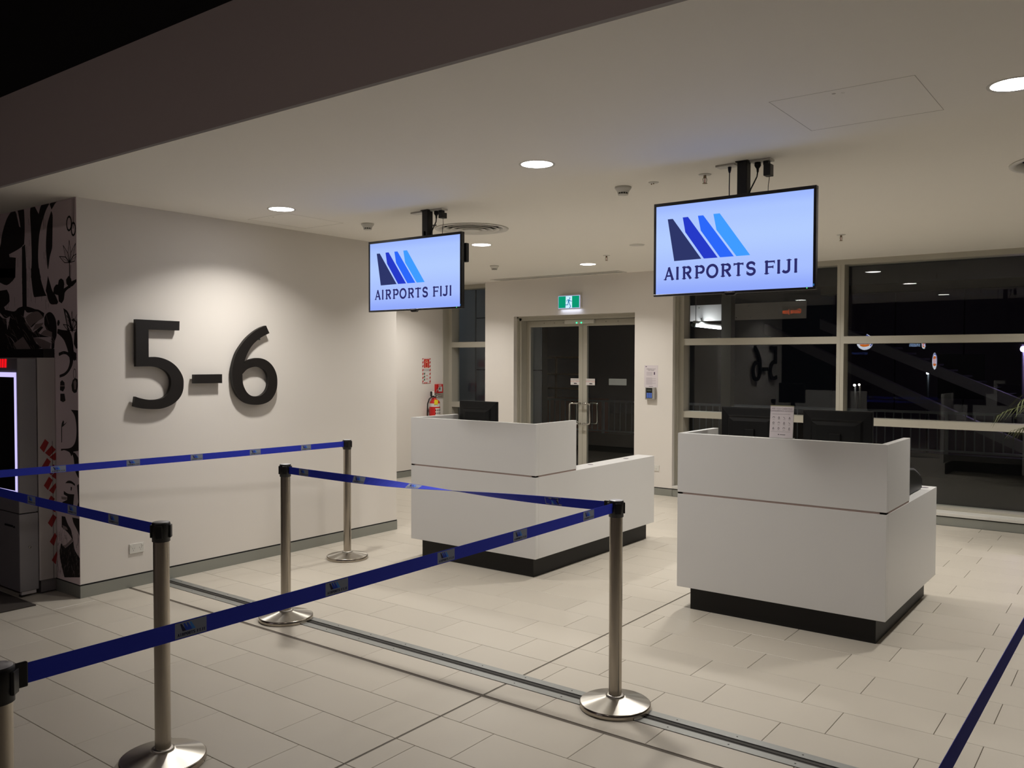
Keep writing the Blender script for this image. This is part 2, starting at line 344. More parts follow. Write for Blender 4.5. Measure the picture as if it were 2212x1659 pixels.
MURAL = [[[7.1573,2.9095],[7.1974,2.8788],[7.2681,2.8334],[7.32,2.7724],[7.3623,2.7098],[7.3955,2.6238],[7.4692,2.5624],[7.475,2.3795],[7.1348,2.3603],[7.1204,2.5155],[7.2278,2.5274],[7.237,2.55],[7.1091,2.571],[7.0221,2.5903],[6.974,2.6122],[6.9616,2.7181],[6.9671,2.8552],[6.9846,2.9032],[7.0606,2.91],[7.0805,2.8841],[7.0538,2.8125],[7.032,2.7416],[7.0556,2.7524],[7.0826,2.8153],[7.1192,2.8838]],[[6.8444,2.906],[6.8077,2.9041],[6.7813,2.8698],[6.7284,2.8141],[6.7094,2.8497],[6.6723,2.8998],[6.6365,2.9062],[6.5661,2.9038],[6.5626,2.8693],[6.6119,2.8312],[6.6578,2.7738],[6.695,2.7191],[6.7237,2.6548],[6.7395,2.5724],[6.7463,2.4891],[6.735,2.4044],[6.7053,2.3361],[6.8693,2.3453],[6.8512,2.4965],[6.8592,2.7088],[6.8692,2.8452]],[[6.5539,2.8704],[6.4966,2.9051],[6.3772,2.9018],[6.2603,2.9046],[6.1786,2.9031],[6.1788,2.8913],[6.2606,2.8946],[6.3774,2.8917],[6.4544,2.8719],[6.5246,2.8263]],[[6.5291,2.8186],[6.5083,2.7837],[6.51,2.7184],[6.5174,2.5961],[6.5231,2.5432],[6.5595,2.4842],[6.5739,2.4357],[6.5881,2.3952],[6.5969,2.3958],[6.6085,2.4587],[6.619,2.563],[6.6075,2.6655],[6.5881,2.7339],[6.5516,2.788]],[[7.0126,2.5895],[6.96,2.6068],[6.9489,2.5034],[6.9439,2.3495],[7.0194,2.3538]],[[7.4727,2.4538],[7.1326,2.4324],[7.1343,2.376],[7.1644,2.3472],[7.2842,2.3096],[7.4147,2.3386],[7.4761,2.3464]],[[7.4168,2.2718],[7.2853,2.2744],[7.2467,2.2329],[7.2384,2.1798],[7.2889,2.1553],[7.3396,2.1394],[7.3202,2.1165],[7.1621,2.0981],[7.0933,2.1219],[7.0163,2.1321],[7.0174,2.4252],[6.9418,2.4204],[6.9454,2.1295],[6.8757,2.1185],[6.8023,2.1032],[6.7478,2.0971],[6.6587,2.069],[6.6684,2.0401],[6.7684,2.0092],[6.8519,1.973],[6.88,1.9651],[6.9533,2.0182],[6.9619,2.0485],[6.8771,2.0674],[6.8396,2.0832],[6.9327,2.082],[6.9791,2.105],[6.9996,2.0539],[6.9628,2.0142],[6.8802,1.9566],[6.844,1.9261],[6.7151,1.97],[6.6794,1.9608],[6.7525,1.9244],[6.7257,1.9113],[6.575,1.8881],[6.7172,1.8902],[6.8451,1.8878],[6.8001,1.849],[6.7014,1.8101],[6.885,1.7858],[7.0361,1.7779],[7.1313,1.822],[7.1788,1.8663],[7.2761,1.9205],[7.285,1.9561],[7.2531,2.0217],[7.232,2.0651],[7.3223,2.0501],[7.4424,2.1117]],[[7.4836,2.1131],[7.3828,2.0562],[7.3023,2.0451],[7.285,1.9561],[7.2565,1.9114],[7.1791,1.8575],[7.1032,1.7869],[7.1047,1.7346],[7.4957,1.7347]],[[6.8674,2.4157],[6.7304,2.4071],[6.7057,2.3219],[6.6543,2.2357],[6.6198,2.1967],[6.8182,2.1948],[6.8356,2.2273],[6.8605,2.3304]],[[6.5938,2.3447],[6.5645,2.2934],[6.5268,2.2297],[6.4801,2.1947],[6.4385,2.1438],[6.456,2.1281],[6.5511,2.1317],[6.5941,2.1665],[6.6107,2.2046],[6.6321,2.2347],[6.6084,2.2958]],[[6.5144,2.2085],[6.5047,2.2492],[6.4696,2.272],[6.4396,2.2705],[6.426,2.3024],[6.3917,2.3127],[6.3541,2.2985],[6.3422,2.2695],[6.3514,2.2376],[6.2675,2.2576],[6.2348,2.2479],[6.3099,2.2235],[6.3396,2.2047],[6.3534,2.1567],[6.3877,2.1316],[6.4299,2.1475],[6.4373,2.1928]],[[6.2783,2.3265],[6.2417,2.3043],[6.234,2.2839],[6.1643,2.296],[6.1648,2.2762],[6.2266,2.2475],[6.276,2.25],[6.3129,2.272],[6.3164,2.3004]],[[6.6322,2.0598],[6.5789,2.0748],[6.5268,2.0607],[6.4845,2.0224],[6.4685,1.9727],[6.4704,1.8989],[6.4973,1.8581],[6.5072,1.8087],[6.5514,1.7842],[6.5478,1.9208],[6.6177,1.9387],[6.6609,1.9855],[6.6596,2.0356]],[[6.3633,2.0962],[6.3052,2.074],[6.2647,2.0324],[6.2413,1.9755],[6.2176,1.9349],[6.2345,1.9152],[6.2743,1.9763],[6.2977,2.0374],[6.3303,2.0708],[6.3227,2.0382],[6.2913,1.9565],[6.2432,1.8952],[6.2202,1.8227],[6.213,1.7825],[6.1733,1.7344],[6.2065,1.7107],[6.2797,1.7505],[6.3712,1.7711],[6.4398,1.7508],[6.4392,1.7713],[6.3625,1.7832],[6.2957,1.7748],[6.3197,1.8155],[6.3605,1.8646],[6.419,1.898],[6.4614,1.9151],[6.452,1.9478],[6.384,1.9382],[6.3002,1.9325],[6.3158,1.9773],[6.3474,2.0592]],[[6.2405,2.0076],[6.2074,2.0187],[6.1916,1.9983],[6.1718,1.9739],[6.1769,1.9301],[6.2018,1.9106],[6.2117,1.8346],[6.1799,1.7983],[6.1596,1.8022],[6.1547,2.0133],[6.1673,1.9937],[6.1955,2.0064],[6.2081,1.9908],[6.2094,1.9347],[6.2248,1.9751]],[[6.4504,2.0092],[6.429,2.0127],[6.4167,1.992],[6.43,1.9718],[6.4515,1.9682],[6.4595,1.9889]],[[6.4375,1.7629],[6.3525,1.7703],[6.2694,1.7574],[6.2174,1.7773],[6.1768,1.7672],[6.1781,1.7122],[6.2185,1.7322],[6.2403,1.6769],[6.2931,1.6311],[6.3566,1.6025],[6.4311,1.5887],[6.4306,1.6092],[6.356,1.6254],[6.3029,1.6563],[6.2759,1.7019],[6.2802,1.7372],[6.3214,1.7575],[6.3738,1.7602],[6.4325,1.7476]],[[6.4212,1.5581],[6.3943,1.5713],[6.3578,1.5541],[6.3535,1.5134],[6.3805,1.4873],[6.4281,1.4965]],[[6.254,1.5357],[6.2324,1.5764],[6.1912,1.587],[6.1559,1.5775],[6.1568,1.5376],[6.1783,1.4871],[6.2141,1.4812],[6.2446,1.4956]],[[6.4234,1.4709],[6.3598,1.4725],[6.3452,1.422],[6.3824,1.4106],[6.4247,1.4196]],[[6.2685,1.3585],[6.217,1.3579],[6.1559,1.3576],[6.1538,1.2276],[6.1575,1.067],[6.2343,1.0569],[6.2662,1.0193],[6.2967,1.0477],[6.3699,1.0582],[6.4232,1.0496],[6.4228,1.0651],[6.3169,1.0744],[6.2541,1.091],[6.2122,1.1239],[6.1906,1.1755],[6.1889,1.2459],[6.2079,1.3104],[6.238,1.3395]],[[6.4132,1.2352],[6.3856,1.2775],[6.37,1.268],[6.3758,1.2473],[6.3227,1.2701],[6.3654,1.2426],[6.4028,1.2255],[6.4056,1.1124],[6.4163,1.1118]],[[6.2655,1.0498],[6.214,1.0482],[6.1637,1.0164],[6.1602,0.9468],[6.2216,0.9421],[6.2354,1.0113]],[[6.2208,0.9755],[6.1544,0.9804],[6.1549,0.8699],[6.1771,0.8781],[6.2169,0.9253]],[[6.3652,0.8162],[6.3226,0.8378],[6.2704,0.8398],[6.2192,0.824],[6.2196,0.8088],[6.2709,0.8219],[6.323,0.8199]],[[6.2818,0.7981],[6.2611,0.7949],[6.2721,0.7684],[6.2845,0.7724]],[[6.4111,0.6729],[6.3418,0.6953],[6.3359,0.7215],[6.3884,0.7318],[6.3878,0.7576],[6.3249,0.743],[6.2313,0.7469],[6.2428,0.6951],[6.2492,0.6437],[6.3379,0.6394],[6.4119,0.6419]],[[6.1887,0.8166],[6.1558,0.8296],[6.1567,0.6585],[6.2029,0.6435],[6.1711,0.6973]],[[6.4244,0.5682],[6.3712,0.569],[6.3303,0.5172],[6.2892,0.4863],[6.2693,0.4479],[6.2547,0.409],[6.2405,0.3549],[6.2103,0.3234],[6.17,0.2987],[6.1553,0.2755],[6.1581,0.1538],[6.3928,0.1173],[6.4336,0.194],[6.4636,0.2833],[6.4401,0.3644],[6.3715,0.3373],[6.2496,0.4046],[6.3318,0.4555],[6.4264,0.4852]],[[6.2663,0.5757],[6.1586,0.5777],[6.1584,0.4517],[6.1962,0.4925],[6.2465,0.5372]]]
MWHITE = [[[6.9619,2.0485],[6.8769,2.0759],[6.7572,2.0848],[6.6685,2.0359],[6.8422,1.9898],[6.88,1.9651],[6.935,2.0006]],[[6.8529,1.939],[6.7151,1.97],[6.6695,1.9983],[6.8055,1.989]],[[6.4153,0.5021],[6.3519,0.4941],[6.3313,0.4761],[6.4054,0.4722]],[[6.4261,0.7127],[6.3413,0.7159],[6.347,0.6948],[6.4213,0.6925]],[[6.4297,0.3502],[6.3662,0.3406],[6.2495,0.4097],[6.2699,0.4224],[6.3656,0.3638]],[[6.4219,1.5325],[6.3583,1.5337],[6.3584,1.5261],[6.4221,1.5248]],[[6.2225,1.5614],[6.1965,1.5769],[6.1766,1.5572],[6.188,1.5069],[6.2135,1.5063]],[[6.7257,1.9113],[6.6442,1.9434],[6.539,1.9248],[6.54,1.8876]],[[7.1795,1.8444],[7.0135,1.8989],[6.8845,1.8029],[7.0074,1.7821],[7.1032,1.7869]],[[6.8451,1.8878],[6.7176,1.8776],[6.5586,1.8423],[6.5772,1.8009],[6.7015,1.8059]]]
WBARS = [[[2.9316,1.138],[2.958,1.1104],[2.9227,1.04],[2.8941,1.0769]],[[2.9784,1.0874],[3.0093,1.0542],[2.9609,1.0073],[2.9303,1.0367]],[[3.0185,1.0346],[3.0471,1.0051],[3.0389,0.9787],[2.9942,0.9747],[2.9608,1.0019]]]
TUBE0 = (12.842, 5.958, 2.300)
TUBE1 = (14.158, 6.097, 2.300)
FARL = [(30.0, 8.119, 0.927), (30.5, 8.102, 0.932), (28.0, 5.47, 1.382), (26.0, 2.783, 2.062)]

# ------------------------------------------------------------------ floor
floor = box('floor', -7, 10.3, -3.3, 9.9, -0.12, -0.006, M_GROUT, kind='structure')
S = 1.075
YJ0, YJ1 = 2.728, 2.741          # control joint running along x
def ys_for(phase):
    a0, b0 = {'A': (3.227, 2.614), 'B': (3.0315, 2.408), 'C': (3.053, 2.411)}[phase]
    up = [a0 + 0.6003 * k for k in range(-1 if phase != 'A' else 0, 13)]
    dn = [b0 - 0.608 * k for k in range(0, 11)]
    ys = sorted(set([round(v, 4) for v in dn + [u for u in up if u > 2.75]]))
    return [y for y in ys if -3.3 < y < 9.0]
rows = []
x1 = 3.370; k = 0
while x1 > -7:
    rows.append((x1 - 0.3079, x1, 'AB'[k % 2])); x1 -= 0.3079; k += 1
rows.append((3.392, 3.5815, 'C'))
x0 = 3.737; rows.append((x0, 3.989, 'A')); x0 = 3.989; k = 1
while x0 < 9.86:
    rows.append((x0, min(x0 + 0.2985, 9.875), 'AB'[k % 2])); x0 += 0.2985; k += 1
tiles = []
G = 0.0014
for xa, xb, ph in rows:
    ys = [-3.3] + ys_for(ph) + [8.9]
    for ya, yb in zip(ys, ys[1:]):
        segs = [(ya, yb)]
        if ya < YJ0 and yb > YJ1: segs = [(ya, YJ0 + G), (YJ1 - G, yb)]
        for a, b in segs:
            if b - a > 0.02: tiles.append((xa + G, xb - G, a + G, b - G))
_inv = cam.matrix_world.inverted()
def project(p):
    q = _inv @ Vector(p)
    if q.z > -0.15: return None
    return (1106 + 1844.8 * q.x / -q.z, 829.5 - 1844.8 * q.y / -q.z)
def seen_area(t):
    cs = [project((x, y, 0)) for x, y in ((t[0], t[2]), (t[1], t[2]), (t[1], t[3]), (t[0], t[3]))]
    if any(c is None for c in cs): return 0
    cx = sum(c[0] for c in cs) / 4; cy = sum(c[1] for c in cs) / 4
    if max(c[0] for c in cs) < 0 or min(c[0] for c in cs) > 2212 or min(c[1] for c in cs) > 1659: return 0
    xm, ym = (t[0] + t[1]) / 2, (t[2] + t[3]) / 2
    if ym > 6.16 and xm > 3.0 and xm < 6.22: return 0
    if 5.5 < xm < 7.3 and 3.93 < ym < 5.1: return 0
    if 5.45 < xm < 6.7 and 1.33 < ym < 2.56: return 0
    if xm < 2.6 and ym > 6.3: return 0
    return abs(sum(cs[i][0] * cs[(i + 1) % 4][1] - cs[(i + 1) % 4][0] * cs[i][1] for i in range(4))) / 2
tiles.sort(key=seen_area, reverse=True)
cache = {}
for t in tiles[:298]:
    w, l = round(t[1] - t[0], 3), round(t[3] - t[2], 3)
    if (w, l) not in cache:
        e = 0.0012
        cache[(w, l)] = MB().add([(0, 0, -0.008), (w, 0, -0.008), (w, l, -0.008), (0, l, -0.008), (0, 0, -e), (w, 0, -e), (w, l, -e), (0, l, -e), (e, e, 0), (w - e, e, 0), (w - e, l - e, 0), (e, l - e, 0)],
            [(0, 1, 5, 4), (1, 2, 6, 5), (2, 3, 7, 6), (3, 0, 4, 7), (4, 5, 9, 8), (5, 6, 10, 9), (6, 7, 11, 10), (7, 4, 8, 11), (8, 9, 10, 11)]).mesh('tile', M_TILE)
    o = bpy.data.objects.new('tile', cache[(w, l)]); COL.objects.link(o)
    o.parent = floor; o.location = (t[0], t[2], 0)
mb = MB()
for t in tiles[298:]: mb.box(t[0], t[1], t[2], t[3], -0.008, 0)
mb.obj('tile_field', M_TILE, floor, kind='stuff')
box('joint_sealant', 3.3705, 3.3915, -3.3, 8.9, -0.006, -0.0025, M_JOINT, floor)
box('joint_sealant', -7, 9.87, YJ0 + 0.002, YJ1 - 0.002, -0.0055, -0.0022, M_JOINT, floor)
# expansion joint cover across the floor
box('aluminium_cover_strip', 3.5835, 3.633, -3.3, 6.155, -0.004, 0.0025, M_ALU, floor)
box('aluminium_cover_strip', 3.684, 3.7345, -3.3, 6.155, -0.004, 0.0025, M_ALU, floor)
box('rubber_infill', 3.633, 3.684, -3.3, 6.155, -0.0055, -0.002, M_RUB, floor)
box('rubber_rib', 3.655, 3.662, -3.3, 6.155, -0.004, 0.0002, M_RUB, floor)
sm = MB()
y = 6.0; kk = 0
while y > -1:
    for xs in (3.61, 3.71): sm.lathe([(0.0045, 0.0024), (0.0035, 0.0034), (0.001, 0.0034)], 8, c=(xs, y, 0))
    y -= 0.30
sm.obj('cover_screws', M_RUB, floor, kind='stuff')
mat_obj = tag(MB().box(0.2, 2.736, 6.229, 8.9, 0.0, 0.007).obj('floor_mat', mat('charcoal_carpet', (58, 52, 48), 0.95, var=0.15, vscale=60, bump=0.6, bscale=500)), 'dark charcoal carpet mat on the floor in front of the cash machine', 'mat')

# ------------------------------------------------------------------ ceiling with round openings
LAMPS = [(4.14, 0.49), (4.14, 2.94), (4.198, 5.386), (6.70, 0.49), (6.70, 2.94), (6.67, 5.416), (8.76, 0.49), (8.76, 2.94), (8.76, 5.466), (8.76, 7.9)]
DIFF = [(5.80, 4.82), (5.90, 0.40)]
X0C, X1C, Y0C, Y1C = 2.557, 10.3, -3.3, 9.9
def circle(cx, cy, r, n=40): return [(cx + r * cos(2 * pi * k / n), cy + r * sin(2 * pi * k / n)) for k in range(n)]
loops = [[(X0C, Y0C), (X1C, Y0C), (X1C, Y1C), (X0C, Y1C)]] + [circle(x, y, 0.094) for x, y in LAMPS] + [circle(x, y, 0.30) for x, y in DIFF]
ceiling = MB().prism(loops, ZC, ZC + 0.012, lambda a, b, d: (a, b, d)).obj('ceiling', M_CEIL, kind='structure')
def hatch(x0, x1, y0, y1):
    g = 0.0025; m = MB()
    for a in ((x0, x1, y0, y0 + g), (x0, x1, y1 - g, y1), (x0, x0 + g, y0, y1), (x1 - g, x1, y0, y1)):
        m.box(a[0], a[1], a[2], a[3], ZC - 0.0006, ZC + 0.001)
    m.lathe([(0.008, ZC - 0.0006), (0.008, ZC + 0.001)], 10, c=(x0 + 0.06, y0 + 0.3, 0)).disc((x0 + 0.05, y1 - 0.27, ZC - 0.0008), 0.009, 10)
    m.obj('access_hatch', mat('hatch_seam', (178, 172, 164), 0.8), ceiling)
hatch(3.765, 4.36, 0.80, 1.405)
hatch(4.335, 4.93, 5.50, 6.0)
# plenum lid so nothing leaks above the ceiling
box('plenum', X0C + 0.3, X1C, Y0C, Y1C, ZC + 0.4, ZC + 0.45, M_DARKPAINT, ceiling)

# bulkhead along the lounge edge and the dark hall above and behind the camera
bulkhead = box('trim_1', 2.557, 2.72, -3.3, 9.9, ZC + 0.0122, 3.485, M_BULK, kind='structure')
box('wall_above', 2.72, 2.85, -3.3, 9.9, 3.30, 6.4, M_DARKPAINT, kind='structure')
box('ceiling_hall', -7, 2.85, -3.3, 9.9, 6.4, 6.5, M_DARKPAINT, kind='structure')
box('wall_hall_back', -7.2, -7, -3.3, 9.9, -0.1, 6.5, M_HALLWALL, kind='structure')
box('wall_hall_left', -7, 3.01, 9.9, 10.0, -0.1, 6.5, M_HALLWALL, kind='structure')
box('wall_right', -7, 10.3, -3.4, -3.3, -0.1, 6.5, M_HALLWALL, kind='structure')

# wall carrying the gate number (a block whose hall end carries the mural)
wall_left = box('wall_left', 3.012, 6.22, 6.158, 9.9, 0.0, ZC, M_WALL, kind='structure')
wall_far = box('wall_far_left', 6.22, 10.3, 8.82, 9.9, 0.0, ZC, M_WALL, kind='structure')
mb = MB()
mb.box(3.008, 6.224, 6.154, 6.158, 0.0, 0.088); mb.box(6.22, 6.224, 6.158, 8.816, 0.0, 0.088); mb.box(3.008, 3.012, 6.158, 9.9, 0.0, 0.088)
mb.box(3.010, 6.222, 6.1565, 6.158, 0.088, 0.099, 1); mb.box(3.0105, 3.012, 6.158, 9.9, 0.088, 0.099, 1); mb.box(6.22, 6.2215, 6.158, 8.82, 0.088, 0.099, 1)
mb.obj('baseboard_left', [M_SKIRT, M_BLACKGAP], kind='structure')
mb = MB().box(6.224, 9.876, 8.816, 8.82, 0.0, 0.088); mb.box(6.224, 9.876, 8.8185, 8.82, 0.088, 0.099, 1)
mb.obj('baseboard_far_left', [M_SKIRT, M_BLACKGAP], kind='structure')

# back wall: two piers and the door head
YD0, YD1, ZD = 5.442, 7.417, 2.357
mb = MB().box(XB, 10.3, 7.417, 7.947, 0.0, ZC).box(XB, 10.3, 4.896, YD0, 0.0, ZC).box(XB, 10.3, YD0, YD1, ZD, ZC)
wall_back = mb.obj('wall_back', M_WALL, kind='structure')
mb = MB()
for a, b in ((7.417, 7.951), (4.892, YD0)):
    mb.box(XB - 0.004, XB, a, b, 0, 0.088).box(XB - 0.0015, XB, a, b, 0.088, 0.099, 1)
mb.box(XB, 10.0, 4.892, 4.896, 0, 0.088)
mb.obj('baseboard_back', [M_SKIRT, M_BLACKGAP], kind='structure')

# ------------------------------------------------------------------ windows
XF, XG = 10.05, 10.20
def window(name, y0, y1, mull):
    """mull: list of mullion centre ys; frame between y0 and y1 (y0 < y1)"""
    k = box(name, XB + 0.004, 10.3, y0, y1, 0.0, 0.088, M_SKIRT, kind='structure')
    box('shadow_gap', XB + 0.012, 10.29, y0, y1, 0.088, 0.099, M_BLACKGAP, k)
    box('window_sill', XB - 0.006, 10.29, y0 + 0.002, y1 - 0.002, 0.099, 0.134, mat('sill_paint', (206, 204, 198), 0.45), k, bevel=0.003)
    box('bottom_rail', XF, 10.28, y0, y1, 0.134, 0.160, M_FRAME, k)
    box('frame_head', XF, 10.28, y0, y1, 2.822, ZC, M_FRAME, k)
    ys = [y0 + 0.035] + sorted(mull) + [y1 - 0.035]
    for i, m in enumerate(ys):
        w = 0.035 if i in (0, len(ys) - 1) else 0.04
        nm = 'frame_jamb' if i in (0, len(ys) - 1) else 'mullion'
        box(nm, XF, XG + 0.03, m - w, m + w, 0.160, 2.822, M_FRAME, k)
        if nm == 'mullion': box('mullion_seam', XF - 0.0006, XF + 0.001, m - 0.001, m + 0.001, 0.16, 2.822, M_JOINT, k)
    for (a, b), wa, wb in zip(zip(ys, ys[1:]), [0.035] + [0.04] * 20, [0.04] * (len(ys) - 2) + [0.035]):
        for za, zb in ((1.002, 1.082), (1.925, 2.008)):
            box('transom', XF, XG + 0.03, a + wa, b - wb, za, zb, M_FRAME, k)
        for za, zb in ((0.160, 1.002), (1.082, 1.925), (2.008, 2.822)):
            box('pane', XG, XG + 0.010, a + wa, b - wb, za, zb, M_GLASS, k)
    return k
w1 = window('window_1', 7.947, 8.82, [])
w2 = window('window_2', -3.3, 4.896, [2.885, 0.915, -1.055])
mb = MB().box(XB + 0.06, XF, 4.893, 4.8965, 0.134, ZC).box(XB + 0.11, XB + 0.13, 4.878, 4.8965, 0.134, ZC)
mb.obj('side_channel', M_FRAME, w2)
mb = MB().box(XB + 0.04, XF, 8.812, 8.8205, 0.134, ZC)
mb.obj('side_channel', M_FRAME, w1)

# ------------------------------------------------------------------ door
d1 = thing('door_1', 'pair of glazed doors in a grey metal frame under the green exit sign', 'door', (0, 0, 0))
del d1['category'], d1['label']; d1['kind'] = 'structure'
XD0, XL = 9.99, 10.12
mb = MB()
mb.box(XD0, 10.29, YD1 - 0.055, YD1, 0, ZD); mb.box(XD0, 10.29, YD0, YD0 + 0.04, 0, ZD); mb.box(XD0, 10.29, YD0, YD1, 2.300, ZD)
mb.obj('door_frame', M_FRAME, d1)
mb = MB()
mb.box(XD0 - 0.03, XD0, YD1 - 0.02, YD1, 0, ZD).box(XD0 - 0.03, XD0, YD0, YD1, ZD - 0.02, ZD)
mb.obj('frame_trim', M_FRAME, d1)
box('threshold', XD0, 10.29, YD0, YD1, -0.005, 0.012, M_ALU, d1)
YM = 6.392
def leaf(ya, yb, hinge_hi):
    l = box('door_leaf', XL, XL + 0.045, ya, ya + 0.066, 0.012, 2.295, M_FRAME, d1)
    for q in ((yb - 0.066, yb, 0.012, 2.295), (ya + 0.066, yb - 0.066, 2.208, 2.295), (ya + 0.066, yb - 0.066, 0.012, 0.13)):
        box('leaf_rail', XL, XL + 0.045, q[0], q[1], q[2], q[3], M_FRAME, l)
    box('pane', XL + 0.018, XL + 0.026, ya + 0.066, yb - 0.066, 0.13, 2.208, M_DGLASS, l)
    return l
la = leaf(YM + 0.002, YD1 - 0.058, True)
lb = leaf(YD0 + 0.043, YM - 0.002, False)
for l, s, yc in ((la, 1, YM + 0.036), (lb, -1, YM - 0.036)):
    x0 = XL; off = 0.13 * s
    for xs, sg in ((XL - 0.001, -1), (XL + 0.046, 1)):
        xo = xs + sg * 0.075
        pts = [(xs, yc, 1.13)] + [(xo + (xs - xo) * (1 - sin(a)) * 0.45, yc + off * (0.25 * (1 - cos(a))), 1.13) for a in (0.4, 0.9, 1.4)]
        pts += [(xo, yc + off * 0.8, 1.13), (xo, yc + off * 0.95, 1.122), (xo, yc + off, 1.10), (xo, yc + off, 0.875), (xo, yc + off * 0.95, 0.853), (xo, yc + off * 0.8, 0.845)]
        pts += [(xo + (xs - xo) * (1 - sin(a)) * 0.45, yc + off * (0.25 * (1 - cos(a))), 0.845) for a in (1.4, 0.9, 0.4)] + [(xs, yc, 0.845)]
        MB().tube(pts, 0.0125, 10).obj('door_handle', M_CHROME, l)
M_LED = glow('green_led', (40, 255, 150), 3.0)
ob = box('sensor_box', XL - 0.05, XL - 0.0005, 6.185, 6.665, 2.240, 2.296, mat('sensor_box_white', (200, 198, 190), 0.5), d1, bevel=0.003)
MB().lathe([(0.0, 0), (0.009, 0.0), (0.009, 0.006), (0.0, 0.008)], 12, c=(XL - 0.058, 6.462, 2.252), axis='x').obj('status_led', M_LED, ob)
MB().lathe([(0.0, 0), (0.009, 0.0), (0.009, 0.006), (0.0, 0.008)], 12, c=(XL - 0.058, 6.385, 2.252), axis='x').obj('status_led', M_LED, ob)
mb = MB()
for yy in (7.05, 6.87, 6.72, 6.02, 5.83): mb.disc((XL - 0.0008, yy, 2.262), 0.006, 10, axis='x')
mb.obj('frame_screws', M_RUB, d1)
M_WHITEST = mat('white_sticker', (212, 208, 206), 0.5)
for l, ya, yb in ((la, YM + 0.055, YM + 0.20), (lb, YM - 0.20, YM - 0.055)):
    st = box('door_sticker', XL + 0.0145, XL + 0.0175, ya + 0.01, yb - 0.01, 1.385, 1.475, M_WHITEST, l) if False else box('door_sticker', XL - 0.0015, XL, min(max(ya, 0), 99), yb, 1.385, 1.475, M_WHITEST, l)
    yc = (ya + yb) / 2
    text_mesh('sticker_text', 'AUTOMATIC DOORS', 0.0145, M_INKD, lambda a, b, yc=yc: (XL - 0.002, yc - a, 1.456 + b), l)
    text_mesh('sticker_text', 'DO NOT TOUCH', 0.019, M_RED, lambda a, b, yc=yc: (XL - 0.002, yc - a, 1.434 + b), l)
    mq = MB()
    for i in range(4): mq.add([(XL - 0.002, yc + 0.02 - 0.012 * i, 1.414), (XL - 0.002, yc + 0.012 - 0.012 * i, 1.414), (XL - 0.002, yc - 0.002 - 0.012 * i, 1.398), (XL - 0.002, yc + 0.014 - 0.012 * i, 1.398)], [(0, 1, 2, 3)])
    mq.obj('sticker_emblem', M_INKD, l)
nt = box('glass_notice', XL + 0.0265, XL + 0.0275, 5.71, 5.985, 1.392, 1.48, mat('frosted_notice', (150, 148, 146), 0.6), lb)

# ------------------------------------------------------------------ downlights
M_LENS = glow('lamp_lens', (1.0, 0.96, 0.92), 26.0, True)
M_REFL = mat('lamp_reflector', (225, 225, 225), 0.25, metal=0.6)
dl = thing('ceiling_downlight', 'placeholder', 'downlight', (0, 0, ZC), group='round recessed downlights in the white ceiling')
MB().lathe([(0.0938, -0.0012), (0.107, -0.0022), (0.108, 0.0), (0.0945, 0.0), (0.0945, 0.004), (0.0938, 0.004)], 40).obj('trim_ring', M_WHITEP, dl)
MB().lathe([(0.0938, 0.0), (0.0925, 0.006), (0.091, 0.0075)], 40).obj('reflector', M_REFL, dl)
MB().lathe([(0.0, -0.003), (0.04, -0.0028), (0.07, -0.002), (0.0915, -0.0005), (0.0915, 0.0065), (0.0, 0.0066)], 40).obj('lens', M_LENS, dl)
MB().lathe([(0.0, 0.10), (0.10, 0.10), (0.10, 0.0135), (0.0945, 0.0135)], 32, smooth=False).obj('housing', M_GREYP, dl)
LBL = ['downlight above the near right queue belt', 'downlight with bright glow in the middle of the ceiling, nearest of its row', 'downlight in the ceiling close above the wall with the gate number',
       'downlight beyond the right edge display, outside the view', 'downlight hidden behind the larger display', 'downlight beside the round air diffuser behind the smaller display',
       'downlight near the window wall, outside the view', 'downlight near the windows hidden behind the larger display', 'downlight over the doors, beside the slot vent and exit sign',
       'downlight in the far corner by the fire extinguisher']
for i, (x, y) in enumerate(LAMPS):
    o = dl if i == 0 else dup(dl)
    o.location = (x, y, ZC); o['label'] = 'round recessed ' + LBL[i]
    ld = bpy.data.lights.new('lamp', 'AREA'); ld.shape = 'DISK'; ld.size = 0.17; ld.energy = LAMP_W; ld.color = LAMP_COL; ld.spread = radians(128)
    lo = bpy.data.objects.new('lamp', ld); COL.objects.link(lo); lo.parent = o; lo.location = (0, 0, -0.004)
# unseen fill lights added high behind the camera to lift the bulkhead
for x, y, hl in ((-4.5, 1.5, 'deepest in the hall by the right wall'), (-4.5, 6.0, 'deepest in the hall by the shop signs'), (-1.5, -1.5, 'nearest the viewer')):
    t = thing('hall_fill_light', 'added fill light high in the hall, ' + hl, 'downlight', (x, y, 5.95), group='added fill lights behind the viewer')
    MB().lathe([(0.02, 0.45), (0.02, 0.06), (0.16, 0.0), (0.17, -0.10)], 24).obj('shade', M_BLACKM, t)
    MB().disc((0, 0, -0.06), 0.15, 24).obj('lens', glow('hall_fill_lens', (1.0, 0.9, 0.85), 3.0, True), t)
    ld = bpy.data.lights.new('hall_fill_lamp', 'AREA'); ld.shape = 'DISK'; ld.size = 0.28; ld.energy = 27.0; ld.color = (1.0, 0.88, 0.82)
    lo = bpy.data.objects.new('hall_fill_lamp', ld); COL.objects.link(lo); lo.parent = t; lo.location = (0, 0, -0.07)

